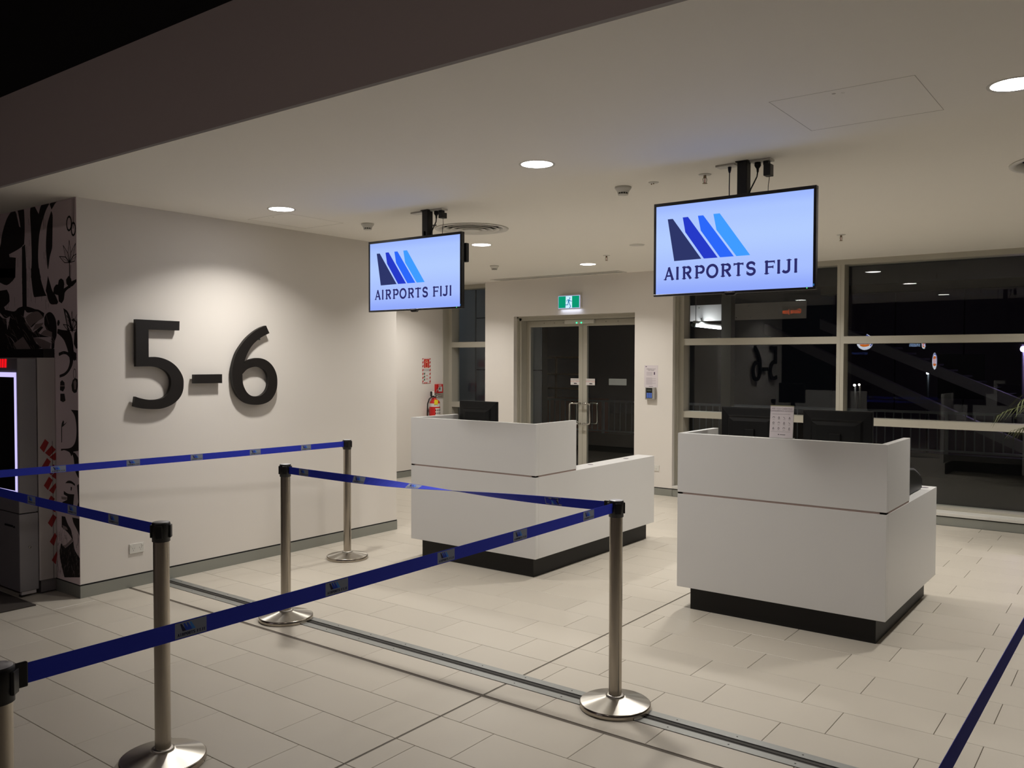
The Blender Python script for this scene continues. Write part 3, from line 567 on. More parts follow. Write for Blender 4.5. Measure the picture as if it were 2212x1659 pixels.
# ------------------------------------------------------------------ other ceiling fittings
def diffuser(x, y, label):
    t = thing('air_diffuser', label, 'air vent', (x, y, ZC))
    MB().lathe([(0.30, 0.004), (0.325, -0.002), (0.322, -0.008), (0.295, -0.010), (0.27, 0.012), (0.262, 0.03)], 56).obj('outer_ring', M_WHITEP, t)
    for i, r in enumerate((0.245, 0.19, 0.135)):
        MB().lathe([(r, -0.008 - 0.004 * i), (r - 0.022, 0.004), (r - 0.034, 0.03), (r - 0.036, 0.03), (r - 0.026, 0.002), (r - 0.006, -0.010 - 0.004 * i), (r, -0.008 - 0.004 * i)], 56).obj('cone_ring', M_WHITEP, t)
    MB().lathe([(0.0, -0.024), (0.06, -0.024), (0.085, -0.018), (0.075, 0.0), (0.04, 0.02)], 40).obj('centre_disc', M_WHITEP, t)
    MB().lathe([(0.0, 0.14), (0.30, 0.14), (0.30, 0.0125)], 32, c=(x, y, ZC)).obj('duct_box', M_BLACKGAP, ceiling)
    m = MB()
    for a in (0, pi / 2): 
        c, s = cos(a), sin(a)
        m.add([(-0.27 * c - 0.004 * s, -0.27 * s + 0.004 * c, 0.03), (0.27 * c - 0.004 * s, 0.27 * s + 0.004 * c, 0.03), (0.27 * c + 0.004 * s, 0.27 * s - 0.004 * c, 0.045), (-0.27 * c + 0.004 * s, -0.27 * s - 0.004 * c, 0.045)], [(0, 1, 2, 3)])
    m.obj('support_bar', M_GREYP, t)
diffuser(*DIFF[0], 'round white ceiling air diffuser of nested rings behind the smaller display')
diffuser(*DIFF[1], 'round white ceiling air diffuser cut by the right edge of the view')
# linear slot vent by the door wall
t = thing('slot_vent', 'long white linear slot vent in the ceiling along the door wall', 'air vent', (0, 0, ZC))
m = MB()
a0, a1, b0, b1 = 9.56, 9.80, 5.52, 7.60
m.box(a0, a0 + 0.03, b0, b1, -0.006, 0).box(a1 - 0.03, a1, b0, b1, -0.006, 0).box(a0 + 0.03, a1 - 0.03, b0, b0 + 0.03, -0.006, 0).box(a0 + 0.03, a1 - 0.03, b1 - 0.03, b1, -0.006, 0)
m.obj('vent_frame', M_WHITEP, t)
box('vent_slot', a0 + 0.03, a1 - 0.03, b0 + 0.03, b1 - 0.03, -0.0015, -0.0003, mat('vent_dark', (90, 86, 80), 0.8), t)
for i in range(2):
    xx = a0 + 0.075 + 0.055 * i
    box('vent_blade', xx, xx + 0.028, b0 + 0.03, b1 - 0.03, -0.006, -0.0015, M_WHITEP, t)
# smoke detectors
sd = thing('smoke_detector', 'x', 'smoke detector', (0, 0, 0), group='smoke detectors on the ceiling')
MB().lathe([(0.0, 0.0), (0.055, 0.0), (0.055, -0.010), (0.050, -0.016), (0.042, -0.026)], 32).obj('mounting_base', M_WHITEP, sd)
MB().lathe([(0.042, -0.026), (0.038, -0.036), (0.034, -0.038)], 32).obj('body', M_WHITEP, sd)
MB().lathe([(0.029, -0.036), (0.029, -0.048)], 24).obj('dark_chamber', M_BLACK, sd)
m = MB()
for k in range(12):
    a = 2 * pi * k / 12
    m.box(-0.0015, 0.0015, -0.0015, 0.0015, -0.049, -0.036)
    for j in range(-8, 0): m.v[j] = (m.v[j][0] + 0.032 * cos(a), m.v[j][1] + 0.032 * sin(a), m.v[j][2])
m.obj('vent_rib', M_WHITEP, sd)
MB().lathe([(0.034, -0.048), (0.034, -0.053), (0.0, -0.055)], 24).obj('cap', M_WHITEP, sd)
for i, (x, y, l) in enumerate([(5.069, 5.358, 'white smoke detector on the ceiling between the smaller display and the gate wall'), (5.017, 2.858, 'white smoke detector on the ceiling between the two displays'), (8.22, 6.469, 'small distant white smoke detector on the ceiling before the slot vent')]):
    o = sd if i == 0 else dup(sd)
    o.location = (x, y, ZC); o['label'] = l
# sprinklers
sp = thing('fire_sprinkler', 'x', 'sprinkler', (0, 0, 0), group='pendent fire sprinklers on the ceiling')
M_BRASS = mat('sprinkler_metal', (150, 132, 110), 0.35, metal=0.9)
MB().lathe([(0.0, 0.0), (0.040, 0.0), (0.036, -0.004), (0.012, -0.006), (0.0, -0.006)], 28).obj('escutcheon', M_WHITEP, sp)
MB().lathe([(0.009, -0.005), (0.009, -0.02), (0.012, -0.022), (0.0, -0.023)], 16).obj('body', M_BRASS, sp)
MB().tube([(0.010, 0, -0.02), (0.014, 0, -0.032), (0.010, 0, -0.048), (0.003, 0, -0.054)], 0.002, 6).tube([(-0.010, 0, -0.02), (-0.014, 0, -0.032), (-0.010, 0, -0.048), (-0.003, 0, -0.054)], 0.002, 6).obj('frame_arm', M_BRASS, sp)
MB().tube([(0, 0, -0.023), (0, 0, -0.052)], 0.0025, 8).obj('glass_bulb', M_RED, sp)
MB().lathe([(0.0, -0.054), (0.015, -0.054), (0.016, -0.056), (0.0, -0.057)], 20).obj('deflector', M_BRASS, sp)
for i, (x, y, l) in enumerate([(4.983, 2.259, 'pendent sprinkler on the ceiling just before the larger display'), (8.15, 4.846, 'distant pendent sprinkler beside the downlight over the doors'), (8.071, 2.32, 'distant pendent sprinkler on the ceiling near the windows')]):
    o = sp if i == 0 else dup(sp)
    o.location = (x, y, ZC); o.rotation_euler.z = -0.6; o['label'] = l
# small plates
t = thing('ceiling_plate', 'small off-white ceiling plate with fixing screws beside the sprinkler', 'ceiling plate', (5.004, 2.625, ZC))
MB().lathe([(0.0, 0.0), (0.034, 0.0), (0.030, -0.004), (0.0, -0.005)], 24).obj('plate', M_WHITEP, t)
MB().lathe([(0.0, -0.012), (0.004, -0.012), (0.004, -0.004)], 8, c=(0.0, 0.0, 0)).lathe([(0.0, -0.011), (0.004, -0.011), (0.004, -0.003)], 8, c=(0.01, 0.02, 0)).obj('screw', M_BRASS, t)
t = MB().lathe([(0.0, 0.0), (0.075, 0.0), (0.072, -0.005), (0.0, -0.007)], 32).obj('blank_cover', M_WHITEP, loc=(7.583, 4.158, ZC))
tag(t, 'round flat white blanking cover on the ceiling between the displays', 'ceiling cover')

# ------------------------------------------------------------------ gate number on the wall
def numeral(name, loops, label):
    ls = [smooth_loop(l) if len(l) > 4 else l for l in loops]
    o = MB().prism(ls, 6.105, 6.138, lambda a, b, d: (a, d, b)).obj(name, M_DIGIT)
    return o
g = 'raised gate number five dash six'
n5 = numeral('numeral_five', [FIVE], ''); tag(n5, 'large raised black numeral five, left of the dash on the white wall', 'numeral', g)
nd = numeral('number_dash', [DASH], ''); tag(nd, 'raised black dash between the wall numerals', 'dash', g)
n6 = numeral('numeral_six', [SIX, SIXHOLE], ''); tag(n6, 'large raised black numeral six, right of the dash on the white wall', 'numeral', g)
for o, pts in ((n5, [(3.45, 1.97), (3.45, 1.72), (3.75, 1.50), (3.5, 1.38)]), (nd, [(3.95, 1.56), (4.12, 1.56)]), (n6, [(4.30, 1.6), (4.68, 1.55), (4.48, 1.37), (4.55, 1.9)])):
    for x, z in pts: MB().lathe([(0.006, 6.138), (0.006, 6.158)], 8, c=(x, 0, z), axis='y').obj('standoff_pin', M_ALU, o)

# double power socket on the wall
t = thing('power_socket', 'white double power socket low on the wall below the gate number', 'power socket', (3.435, 6.158, 0.293))
MB().box(-0.058, 0.058, -0.009, 0.0, -0.037, 0.037).obj('face_plate', M_WHITEP, t, bevel=0.002)
for s in (-1, 1):
    m = MB()
    cx = s * 0.028
    for dx, ang in ((-0.0075, 0.5), (0.0075, -0.5)):
        m.add([(cx + dx + a * cos(ang) - b * sin(ang), -0.0095, 0.002 + a * sin(ang) + b * cos(ang)) for a, b in ((-0.001, -0.005), (0.001, -0.005), (0.001, 0.005), (-0.001, 0.005))], [(0, 1, 2, 3)])
    m.add([(cx - 0.001, -0.0095, -0.018), (cx + 0.001, -0.0095, -0.018), (cx + 0.001, -0.0095, -0.009), (cx - 0.001, -0.0095, -0.009)], [(0, 1, 2, 3)])
    m.obj('socket_slots', M_BLACK, t)
    MB().box(s * 0.043 - 0.008, s * 0.043 + 0.008, -0.0115, -0.009, 0.016, 0.026).obj('switch', M_WHITEP, t, bevel=0.001)

# mural print on the hall end of the wall
mw = MB().box(3.0095, 3.0119, 6.1585, 9.88, 0.0965, 2.878).obj('wall_mural', mat('mural_paper', (216, 200, 203), 0.7, var=0.03, vscale=5))
tag(mw, 'black and grey hand-drawn plant mural covering the wall end behind the cash machine', 'mural')
M_MINK = mat('mural_ink', (24, 19, 18), 0.7, var=0.5, vscale=30, stretch=(1, 1, 6))
m = MB()
for i, l in enumerate(MURAL):
    d = 3.0092 - 0.00002 * (i % 5)
    m.prism([[(min(max(a, 6.16), 9.8), min(b, 2.876)) for a, b in smooth_loop(l, 3)]], d, d, lambda a, b, dd: (dd, a, b))
# leaf and flower outlines, grasses (hand-drawn ink strokes)
def ink(pts, w):
    for q in stroke2(pts, w):
        m.add([(3.0090, min(max(a, 6.16), 9.8), b) for a, b in q], [(0, 1, 2, 3)])
def star(yc, zc, r):
    for a in (90, 55, 125, 20, 160):
        ax, az = cos(radians(a)), sin(radians(a)); nx, nz = -az, ax
        pl = [(yc, zc), (yc + ax * r * 0.45 + nx * r * 0.13, zc + az * r * 0.45 + nz * r * 0.13), (yc + ax * r, zc + az * r), (yc + ax * r * 0.45 - nx * r * 0.13, zc + az * r * 0.45 - nz * r * 0.13), (yc, zc)]
        ink(pl, 0.006); ink([(yc, zc), (yc + ax * r * 0.7, zc + az * r * 0.7)], 0.003)
star(6.262, 2.42, 0.16); ink([(6.262, 2.42), (6.262, 2.24)], 0.012); ink([(6.245, 2.40), (6.255, 2.24)], 0.006)
star(6.235, 1.93, 0.14)
ink([(6.20, 2.66), (6.19, 2.80), (6.185, 2.87)], 0.007); ink([(6.215, 2.66), (6.21, 2.87)], 0.005)
ink(arc(6.262, 2.70, 0.035, 0.05, 0, 360, 14), 0.014); ink(arc(6.20, 2.655, 0.03, 0.045, 0, 360, 14), 0.014)
ink(arc(6.205, 1.62, 0.02, 0.035, 0, 360, 12), 0.005)
rr = random.Random(3)
for k in range(60):
    y, z = 6.17 + rr.random() * 0.45, 0.12 + rr.random() * 0.3
    ink([(y, z), (y + rr.uniform(-0.02, 0.02), z + rr.uniform(0.02, 0.06))], 0.0035)
for k in range(70):
    y, z = 6.55 + rr.random() * 0.8, 2.0 + rr.random() * 0.85
    ink([(y, z), (y + rr.uniform(-0.01, 0.01), z + rr.uniform(0.03, 0.09))], 0.003)
m.obj('mural_drawing', M_MINK, mw)
m = MB()
for i, l in enumerate(MWHITE):
    m.prism([[(min(max(a, 6.16), 9.8), b) for a, b in smooth_loop(l, 3)]], 3.0088, 3.0088, lambda a, b, dd: (dd, a, b))
for k in range(90):
    y, z = 6.17 + rr.random() * 0.4, 0.14 + rr.random() * 0.32
    for q in stroke2([(y, z), (y + rr.uniform(-0.02, 0.02), z + rr.uniform(0.015, 0.045))], 0.002): m.add([(3.0087, max(a, 6.16), b) for a, b in q], [(0, 1, 2, 3)])
for k in range(60):
    y, z = 6.5 + rr.random() * 0.9, 1.80 + rr.random() * 0.28
    for q in stroke2([(y, z), (y - rr.uniform(0.03, 0.09), z - rr.uniform(0.02, 0.07))], 0.004): m.add([(3.0087, a, b) for a, b in q], [(0, 1, 2, 3)])
m.obj('mural_highlight', mat('mural_grey_ink', (140, 126, 124), 0.7), mw, kind='stuff')

# ------------------------------------------------------------------ cash machine against the mural
t = thing('cash_machine', 'grey cash machine with glowing screen surround and red stripes, at the left edge', 'cash machine', (0, 0, 0))
M_ATM = mat('machine_silver_grey', (128, 124, 128), 0.45, metal=0.15, var=0.02)
M_ATMS = mat('machine_side_grey', (176, 170, 170), 0.5)
MB().box(2.882, 3.0085, 6.50, 7.95, 0.10, 1.735).obj('surround_cabinet', M_ATMS, t, bevel=0.004)
MB().box(2.90, 3.0085, 6.52, 7.93, 0.008, 0.10).obj('kick_plate', M_ATM, t)
MB().box(2.93, 3.0085, 6.505, 7.95, 1.7355, 1.80).obj('dark_top_ledge', M_BLACKM, t)
MB().box(2.745, 2.876, 6.497, 7.93, 0.612, 1.730).obj('fascia', M_ATM, t, bevel=0.006)
MB().box(2.745, 2.876, 6.497, 7.93, 0.045, 0.606).obj('lower_door', M_ATM, t, bevel=0.004)
MB().box(2.76, 2.86, 6.51, 7.92, 0.606, 0.612).obj('shadow_gap', M_BLACKGAP, t)
mg = MB()
for a in ((6.515, 6.533, 0.745, 1.628), (7.36, 7.378, 0.745, 1.628), (6.515, 7.378, 1.594, 1.628), (6.515, 7.378, 0.745, 0.775)):
    mg.box(2.737, 2.7455, a[0], a[1], a[2], a[3])
mg.obj('light_surround', glow('violet_white_glow', (205, 195, 255), 1.1), t)
MB().box(2.741, 2.7455, 6.533, 7.36, 0.775, 1.594).obj('screen', mat('dark_screen', (8, 9, 16), 0.1, coat=0.5), t)
MB().box(2.7395, 2.741, 6.60, 7.3, 0.80, 0.95).obj('key_shelf', M_BLACK, t)
MB().box(2.738, 2.7455, 6.60, 6.72, 0.508, 0.520).box(2.738, 2.7455, 6.565, 6.585, 0.505, 0.516).obj('door_latch', M_BLACK, t)
MB().lathe([(0.0, 6.492), (0.009, 6.492), (0.009, 6.497)], 14, c=(2.815, 0, 0.363), axis='y').obj('lock', M_CHROME, t)
for x, y in ((2.77, 6.53), (2.77, 7.85)):
    MB().lathe([(0.0, 0.0071), (0.018, 0.0071), (0.018, 0.02), (0.008, 0.022), (0.008, 0.045)], 12, c=(x, y, 0)).obj('foot', M_BLACK, t)
MB().box(2.76, 2.86, 6.505, 6.53, 0.02, 0.045).obj('base_bracket', M_ATMS, t)
M_REDG = glow('lit_red', (255, 20, 30), 0.9)
m = MB()
for i in range(3):
    y = 6.665 + 0.045 * i
    m.prism([[(y, 1.725), (y + 0.03, 1.725), (y + 0.036, 1.662), (y + 0.006, 1.662)]], 2.742, 2.7445, lambda a, b, d: (d, a, b))
m.obj('lit_red_bars', M_REDG, t)
M_STR = mat('stripe_red', (140, 24, 26), 0.5)
for k in range(7):
    for w in WBARS:
        q = [(min(a + 0.0125 * k, 3.0075), b - 0.140 * k + (0.0 if a + 0.0125 * k < 3.0075 else 0)) for a, b in w]
        q = [(a, max(b, 0.105)) for a, b in q]
        if len(set(a for a, b in q)) < 3: continue
        MB().prism([q], 6.4992, 6.4999, lambda a, b, d: (a, d, b)).obj('red_stripe', M_STR, t)
MB().box(2.982, 2.984, 6.4985, 6.5, 0.10, 1.12).obj('panel_seam', M_BLACKGAP, t)

# ------------------------------------------------------------------ hanging displays
M_BG = glow('screen_white_blue', (172, 196, 255), 1.0)
def screen_mat():
    m = bpy.data.materials.new('screen_backlight'); m.use_nodes = True
    N, L = m.node_tree.nodes, m.node_tree.links
    N.remove(N['Principled BSDF'])
    e = N.new('ShaderNodeEmission'); tc = N.new('ShaderNodeTexCoord'); sp = N.new('ShaderNodeSeparateXYZ')
    L.new(tc.outputs['Generated'], sp.inputs[0])
    cr = N.new('ShaderNodeValToRGB'); cr.color_ramp.interpolation = 'EASE'
    el = cr.color_ramp.elements
    el[0].position = 0.0; el[0].color = (*lin((146, 170, 252)), 1)
    el[1].position = 1.0; el[1].color = (*lin((158, 184, 255)), 1)
    for p, c in ((0.25, (168, 192, 255)), (0.6, (178, 204, 255)), (0.85, (172, 198, 255))):
        x = el.new(p); x.color = (*lin(c), 1)
    L.new(sp.outputs[2], cr.inputs[0]); L.new(cr.outputs[0], e.inputs[0])
    e.inputs[1].default_value = 1.0
    L.new(e.outputs[0], N['Material Output'].inputs[0])
    return m
M_SCR = screen_mat()
BARC = [(46, 54, 104), (38, 58, 200), (44, 104, 250), (64, 156, 255)]
M_BARS = [glow('logo_blue_%s' % n, c, 1.0) for n, c in zip(('navy', 'royal', 'mid', 'sky'), BARC)]
M_LETT = glow('screen_lettering_navy', (44, 44, 104), 1.0)
M_BEZ = mat('display_bezel', (22, 21, 24), 0.3)
TY, TZ, TX = 1.9557, 2.3890, 4.66
disp = thing('hanging_display', 'large flat display with blue airport logo hanging over the nearer counter', 'display', (TX, TY, TZ), group='hanging airport displays')
hy, hz = 0.485, 0.279
m = MB()
sw = 0.0148
for a in ((-hy, hy, -hz, -hz + 0.0128), (-hy, hy, hz - 0.019, hz), (-hy, -hy + sw, -hz + 0.0128, hz - 0.019), (hy - sw, hy, -hz + 0.0128, hz - 0.019)):
    m.box(0.0, 0.036, a[0], a[1], a[2], a[3])
m.obj('bezel', M_BEZ, disp, bevel=0.002)
m = MB().box(0.012, 0.04, -hy + 0.004, hy - 0.004, -hz + 0.004, hz - 0.004).box(0.04, 0.068, -hy + 0.12, hy - 0.12, -hz + 0.03, hz - 0.10)
m.obj('rear_casing', M_BLACK, disp, bevel=0.004)
MB().box(0.004, 0.012, -hy + sw, hy - sw, -hz + 0.0128, hz - 0.019).obj('screen', M_SCR, disp)
for i, l in enumerate(LOGO):
    MB().prism([[(a - TY, b - TZ) for a, b in l]], 0.0030, 0.0040, lambda a, b, d: (d, a, b)).obj('logo_bar', M_BARS[i], disp, label=('navy', 'royal blue', 'mid blue', 'sky blue')[i] + ' slanted logo bar')
LB = [(a - TY, b - TY, 2.2075 - TZ, 2.2790 - TZ) for a, b, c, d in LET]
for ch, bx_ in zip('AIRPORTSFIJI', LB):
    m = MB()
    for q in word_quads(ch, [bx_], 1.22): m.add([(0.0034, a, b) for a, b in q], [(0, 1, 2, 3)])
    m.obj('screen_letter', M_LETT, disp)
MB().box(-0.0012, 0.0, -0.03, 0.03, -hz + 0.003, -hz + 0.012).obj('brand_plate', mat('plate_dim_grey', (96, 92, 100), 0.4), disp)
text_mesh('brand_lettering', 'PHILIPS', 0.0105, mat('plate_letters', (205, 200, 210), 0.4), lambda a, b: (-0.0016, -a, -hz + 0.0075 + b), disp)
MB().lathe([(0.0, -0.002), (0.0028, -0.002), (0.0028, 0.0)], 10, c=(0, -hy + 0.045, -hz + 0.008), axis='x').obj('power_led', glow('led_green', (90, 255, 120), 1.5), disp)
MB().box(-0.001, 0.001, -hy + 0.006, -hy + 0.013, -hz + 0.018, -hz + 0.03).obj('corner_sticker', glow('tiny_blue_tag', (60, 130, 200), 0.5), disp)
m = MB().prism([[(-0.035, -hz), (-0.02, -hz - 0.012), (0.02, -hz - 0.012), (0.035, -hz)]], 0.006, 0.03, lambda a, b, d: (d, a, b))
m.obj('sensor_bump', M_BLACK, disp)
# mount: wall plate, arm, drop pole
m = MB().box(0.068, 0.078, -0.20, 0.20, -0.12, 0.12).box(0.078, 0.115, -0.05, 0.05, -0.06, 0.06)
m.obj('mount_bracket', M_BLACKM, disp)
MB().box(0.108, 0.168, -0.053, 0.007, -0.12, ZC - TZ).obj('drop_pole', M_BLACKM, disp, bevel=0.004)
MB().box(0.10, 0.176, -0.061, 0.015, ZC - TZ - 0.006, ZC - TZ - 0.0005).obj('ceiling_flange', M_BLACKM, disp)
disp2 = dup(disp, loc=(4.76, 4.537, 2.383), label='smaller-looking farther display with blue airport logo hanging before the farther counter')
for ch in disp2.children:
    if ch.name.startswith(('drop_pole', 'ceiling_flange')): ch.location.z = 0.0065
MB().box(0.108, 0.109, -0.033, -0.013, hz + 0.01, hz + 0.055).obj('pole_label', mat('pole_sticker', (120, 120, 112), 0.5), disp2)
MB().box(0.04, 0.075, -hy - 0.012, -hy + 0.03, 0.06, 0.20).obj('media_box', M_BLACK, disp2, bevel=0.006)
for (mx, my, mz), lab, short in (((TX, TY, TZ), 'larger nearer display', 0), ((4.76, 4.537, 2.383), 'smaller farther display', 1)):
    px, py = mx + 0.138, my - 0.023
    z = ZC
    s1 = tag(MB().box(-0.036, 0.036, -0.06, 0.06, -0.012, 0.0).obj('ceiling_socket', M_WHITEP, bevel=0.002, loc=(px + 0.03, py + 0.115, z)), 'white ceiling socket plate on the left of the pole of the ' + lab, 'socket')
    s2 = tag(MB().box(-0.036, 0.036, -0.06, 0.06, -0.012, 0.0).obj('ceiling_socket', M_WHITEP, bevel=0.002, loc=(px + 0.02, py - 0.10, z)), 'white ceiling socket plate on the right of the pole of the ' + lab, 'socket')
    # plug with cord
    pl = thing('power_plug', 'black mains plug and cord in the ceiling socket of the ' + lab, 'plug', (px + 0.02, py - 0.075, z - 0.012))
    MB().lathe([(0.0, 0.0), (0.018, 0.0), (0.019, -0.018), (0.012, -0.03), (0.008, -0.034), (0.006, -0.055), (0.0, -0.055)], 16).obj('plug_body', M_BLACK, pl)
    MB().tube([(0, 0, -0.05), (0, 0.004, -0.08), (-0.005, 0.02, -0.115), (-0.01, 0.037, -0.15), (-0.02, 0.05, -0.20), (-0.02, 0.052, -0.24)], 0.0042, 8).obj('cord', M_BLACK, pl)
    if short:
        MB().box(-0.006, 0.002, 0.0, 0.035, -0.112, -0.100).obj('cord_tag', M_GREYP, pl)
    ad = thing('power_adapter', 'black box power adapter in the ceiling socket of the ' + lab, 'adapter', (px + 0.02, py - 0.125, z - 0.012))
    MB().box(-0.02, 0.02, -0.018, 0.012, -0.022, 0.0).box(-0.025, 0.03, -0.033, 0.008, -0.085 if not short else -0.06, -0.018).obj('adapter_body', M_BLACK, ad, bevel=0.003)
    MB().tube([(0, -0.018, -0.06), (0.003, -0.018, -0.10), (-0.003, -0.014, -0.14), (0, -0.012, -0.19), (0, -0.01, -0.24)], 0.002, 6).obj('thin_cord', M_BLACK, ad)
    if not short:
        dc = thing('data_cable', 'thin dark data cable hanging from the socket left of the larger display pole', 'cable', (px + 0.03, py + 0.10, z - 0.012))
        MB().lathe([(0.0, 0.0), (0.011, 0.0), (0.009, -0.02), (0.005, -0.035), (0.0, -0.035)], 10).tube([(0, 0, -0.03), (0, 0.001, -0.12), (0, 0, -0.24)], 0.0033, 6).obj('cable', mat('navy_cable', (22, 26, 60), 0.5), dc)

# ------------------------------------------------------------------ service counters
def counter(name, label, X, Y, ylen, xlen, loc_items):
    """front face plane x=0, side facing the hall corridor at y=0; runs to +x and +y"""
    t = thing(name, label, 'counter', (X, Y, 0), group='white check-in counters')
    ZB, ZL, ZG, ZT, TH, UP = 0.163, 0.807, 0.819, 1.226, 0.042, 0.585
    WID = 0.18
    # plinth (L-shaped)
    MB().box(0.07, 0.095, 0.07, ylen - 0.07, 0.0005, ZB).box(0.095, xlen - 0.028, 0.07, 0.11, 0.0005, ZB).box(0.095, 0.60, ylen - 0.11, ylen - 0.07, 0.0005, ZB).obj('plinth', M_PLINTH, t)
    # lower carcass
    MB().box(0.0, TH, 0.0, ylen, ZB, ZL).obj('lower_front_panel', M_LAM, t, bevel=0.0015)
    MB().box(TH + 0.0005, xlen, 0.0, WID, ZB, ZL).obj('lower_wing', M_LAM, t, bevel=0.0015)
    MB().box(TH + 0.0005, 0.60, ylen - 0.05, ylen, ZB, ZL).obj('lower_end_panel', M_LAM, t, bevel=0.0015)
    # recessed shadow line
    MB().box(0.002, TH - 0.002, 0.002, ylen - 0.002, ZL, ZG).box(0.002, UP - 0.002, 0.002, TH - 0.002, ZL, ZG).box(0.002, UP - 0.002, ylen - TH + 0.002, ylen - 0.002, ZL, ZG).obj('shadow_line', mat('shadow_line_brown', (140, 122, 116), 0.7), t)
    # upper screen
    MB().box(0.0, TH, 0.0, ylen, ZG, ZT).obj('upper_front_panel', M_LAM, t, bevel=0.0015)
    MB().box(TH + 0.0005, UP, 0.0, TH, ZG, ZT).obj('upper_side_panel', M_LAM, t, bevel=0.0015)
    MB().box(TH + 0.0005, UP, ylen - TH, ylen, ZG, ZT).obj('upper_side_panel', M_LAM, t, bevel=0.0015)
    MB().box(TH + 0.0005, 0.80, WID + 0.0005, ylen - 0.0505, 0.715, 0.745).obj('desktop', M_LAM, t, bevel=0.0015)
    for gx, gy in loc_items:
        MB().lathe([(0.0, ZL + 0.0005), (0.018, ZL + 0.0005), (0.024, ZL + 0.002), (0.026, ZL + 0.0008)], 20, c=(gx, gy, 0)).obj('cable_grommet', mat('grommet_grey', (110, 104, 112), 0.5), t)
    return t
cl = counter('service_counter', 'white stepped counter on black plinth farther back, in front of the glazed doors', 5.422, 3.853, 1.338, 1.978, [(0.99, 0.112), (1.60, 0.10)])
cr_ = counter('service_counter', 'white stepped counter on black plinth nearer the viewer, before the big windows', 5.388, 1.264, 1.362, 1.452, [(1.35, 0.06)])

# ------------------------------------------------------------------ monitors seen from behind
mon = thing('computer_monitor', 'x', 'monitor', (0, 0, 0), group='black monitors behind the counters')
def back_shell():
    m = MB()
    # slab then stepped bulge towards -x, tapering
    lv = [(0.018, 0.222, 0.222, -0.165, 0.165), (0.0, 0.222, 0.222, -0.165, 0.165), (-0.004, 0.215, 0.215, -0.158, 0.158), (-0.012, 0.165, 0.165, -0.115, 0.105), (-0.03, 0.155, 0.155, -0.105, 0.092), (-0.038, 0.12, 0.12, -0.085, 0.07)]
    vs = []
    for x, a, b, z0, z1 in lv: vs += [(x, -a, z0), (x, b, z0), (x, b, z1), (x, -a, z1)]
    fs = [(0, 1, 2, 3)]
    for i in range(len(lv) - 1):
        for k in range(4):
            a, b = i * 4 + k, i * 4 + (k + 1) % 4
            fs.append((a, b, b + 4, a + 4))
    n = (len(lv) - 1) * 4
    fs.append((n, n + 1, n + 2, n + 3))
    return m.add(vs, fs)
o = back_shell().obj('back_shell', M_MON, mon, bevel=0.003); o.location.z = 0.32
MB().box(0.018, 0.028, -0.222, 0.222, 0.155, 0.485).obj('screen_bezel', M_MON, mon, bevel=0.002)
MB().box(0.0282, 0.029, -0.205, 0.205, 0.175, 0.47).obj('screen', mat('monitor_screen_off', (10, 10, 12), 0.15), mon)
MB().box(-0.0375, -0.036, -0.035, 0.035, 0.355, 0.363).box(-0.0385, -0.036, -0.045, 0.045, 0.33, 0.348).obj('rear_vent', M_BLACKGAP, mon)
MB().box(-0.055, -0.032, -0.035, 0.035, 0.02, 0.315).obj('stand_neck', M_MON, mon, bevel=0.004)
MB().lathe([(0.0, 0.0), (0.115, 0.0), (0.115, 0.006), (0.06, 0.016), (0.0, 0.018)], 36, c=(-0.02, 0, 0)).obj('stand_base', M_MON, mon)
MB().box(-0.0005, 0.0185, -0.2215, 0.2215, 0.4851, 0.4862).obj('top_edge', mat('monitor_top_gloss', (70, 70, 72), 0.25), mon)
for i, (x, y, rz, zz, l) in enumerate([(6.0, 4.912, -0.03, 0.745, 'black monitor seen from behind on the farther counter'), (5.80, 2.262, 0.02, 0.745, 'black monitor on the nearer counter, partly behind the upright notice'), (5.78, 1.672, 0.02, 0.745, 'black monitor on the nearer counter, clear of the notice, by its corridor side')]):
    o = mon if i == 0 else dup(mon)
    o.location = (x, y, zz + 0.0005); o.rotation_euler.z = rz; o['label'] = l
    o.scale = (1, 1, 1)
for o in (bpy.data.objects['computer_monitor.001'], bpy.data.objects['computer_monitor.002']):
    for ch in o.children:
        if not ch.name.startswith(('stand',)): ch.location.z += 0.165
    for ch in o.children:
        if ch.name.startswith('stand_neck'): ch.scale.z = 1.6
for ch in bpy.data.objects['computer_monitor'].children:
    if not ch.name.startswith(('stand',)): ch.location.z += 0.122
    elif ch.name.startswith('stand_neck'): ch.scale.z = 1.4

# upright notice in acrylic holder on the counter edge
t = thing('notice_holder', 'clear acrylic holder with a printed notice of small icons on the nearer counter edge', 'notice', (5.41, 1.915, 1.2265))
tl = 0.10
def nf(a, b, d=0.0): return (d + tl * b, -a, b + 0.004)
HW, HH = 0.0745, 0.200
MB().prism([[(-HW, 0), (HW, 0), (HW, HH), (-HW, HH)]], -0.0012, 0.0012, nf).obj('paper', M_PAPER, t)
m = MB().prism([[(-HW - 0.002, 0), (HW + 0.002, 0), (HW + 0.002, HH + 0.006), (-HW - 0.002, HH + 0.006)]], 0.002, 0.004, nf)
m.box(-0.006, 0.045, -HW, HW, 0.0, 0.003)
m.obj('holder', mat('acrylic_edge', (190, 190, 186), 0.15), t)
MB().prism([[(-HW - 0.002, HH + 0.001), (HW + 0.002, HH + 0.001), (HW + 0.002, HH + 0.0065), (-HW - 0.002, HH + 0.0065)]], -0.002, 0.004, nf).obj('holder_lip', mat('acrylic_lip', (150, 148, 120), 0.2), t)
text_mesh('notice_heading', 'ARE YOU CARRYING\nDANGEROUS GOODS?', 0.0145, M_INK, lambda a, b: nf(a, HH - 0.022 + b, -0.0016), t)
m = MB()
def nq(a, b, c, d): m.add([nf(x, y, -0.0016) for x, y in ((a, c), (b, c), (b, d), (a, d))], [(0, 1, 2, 3)])
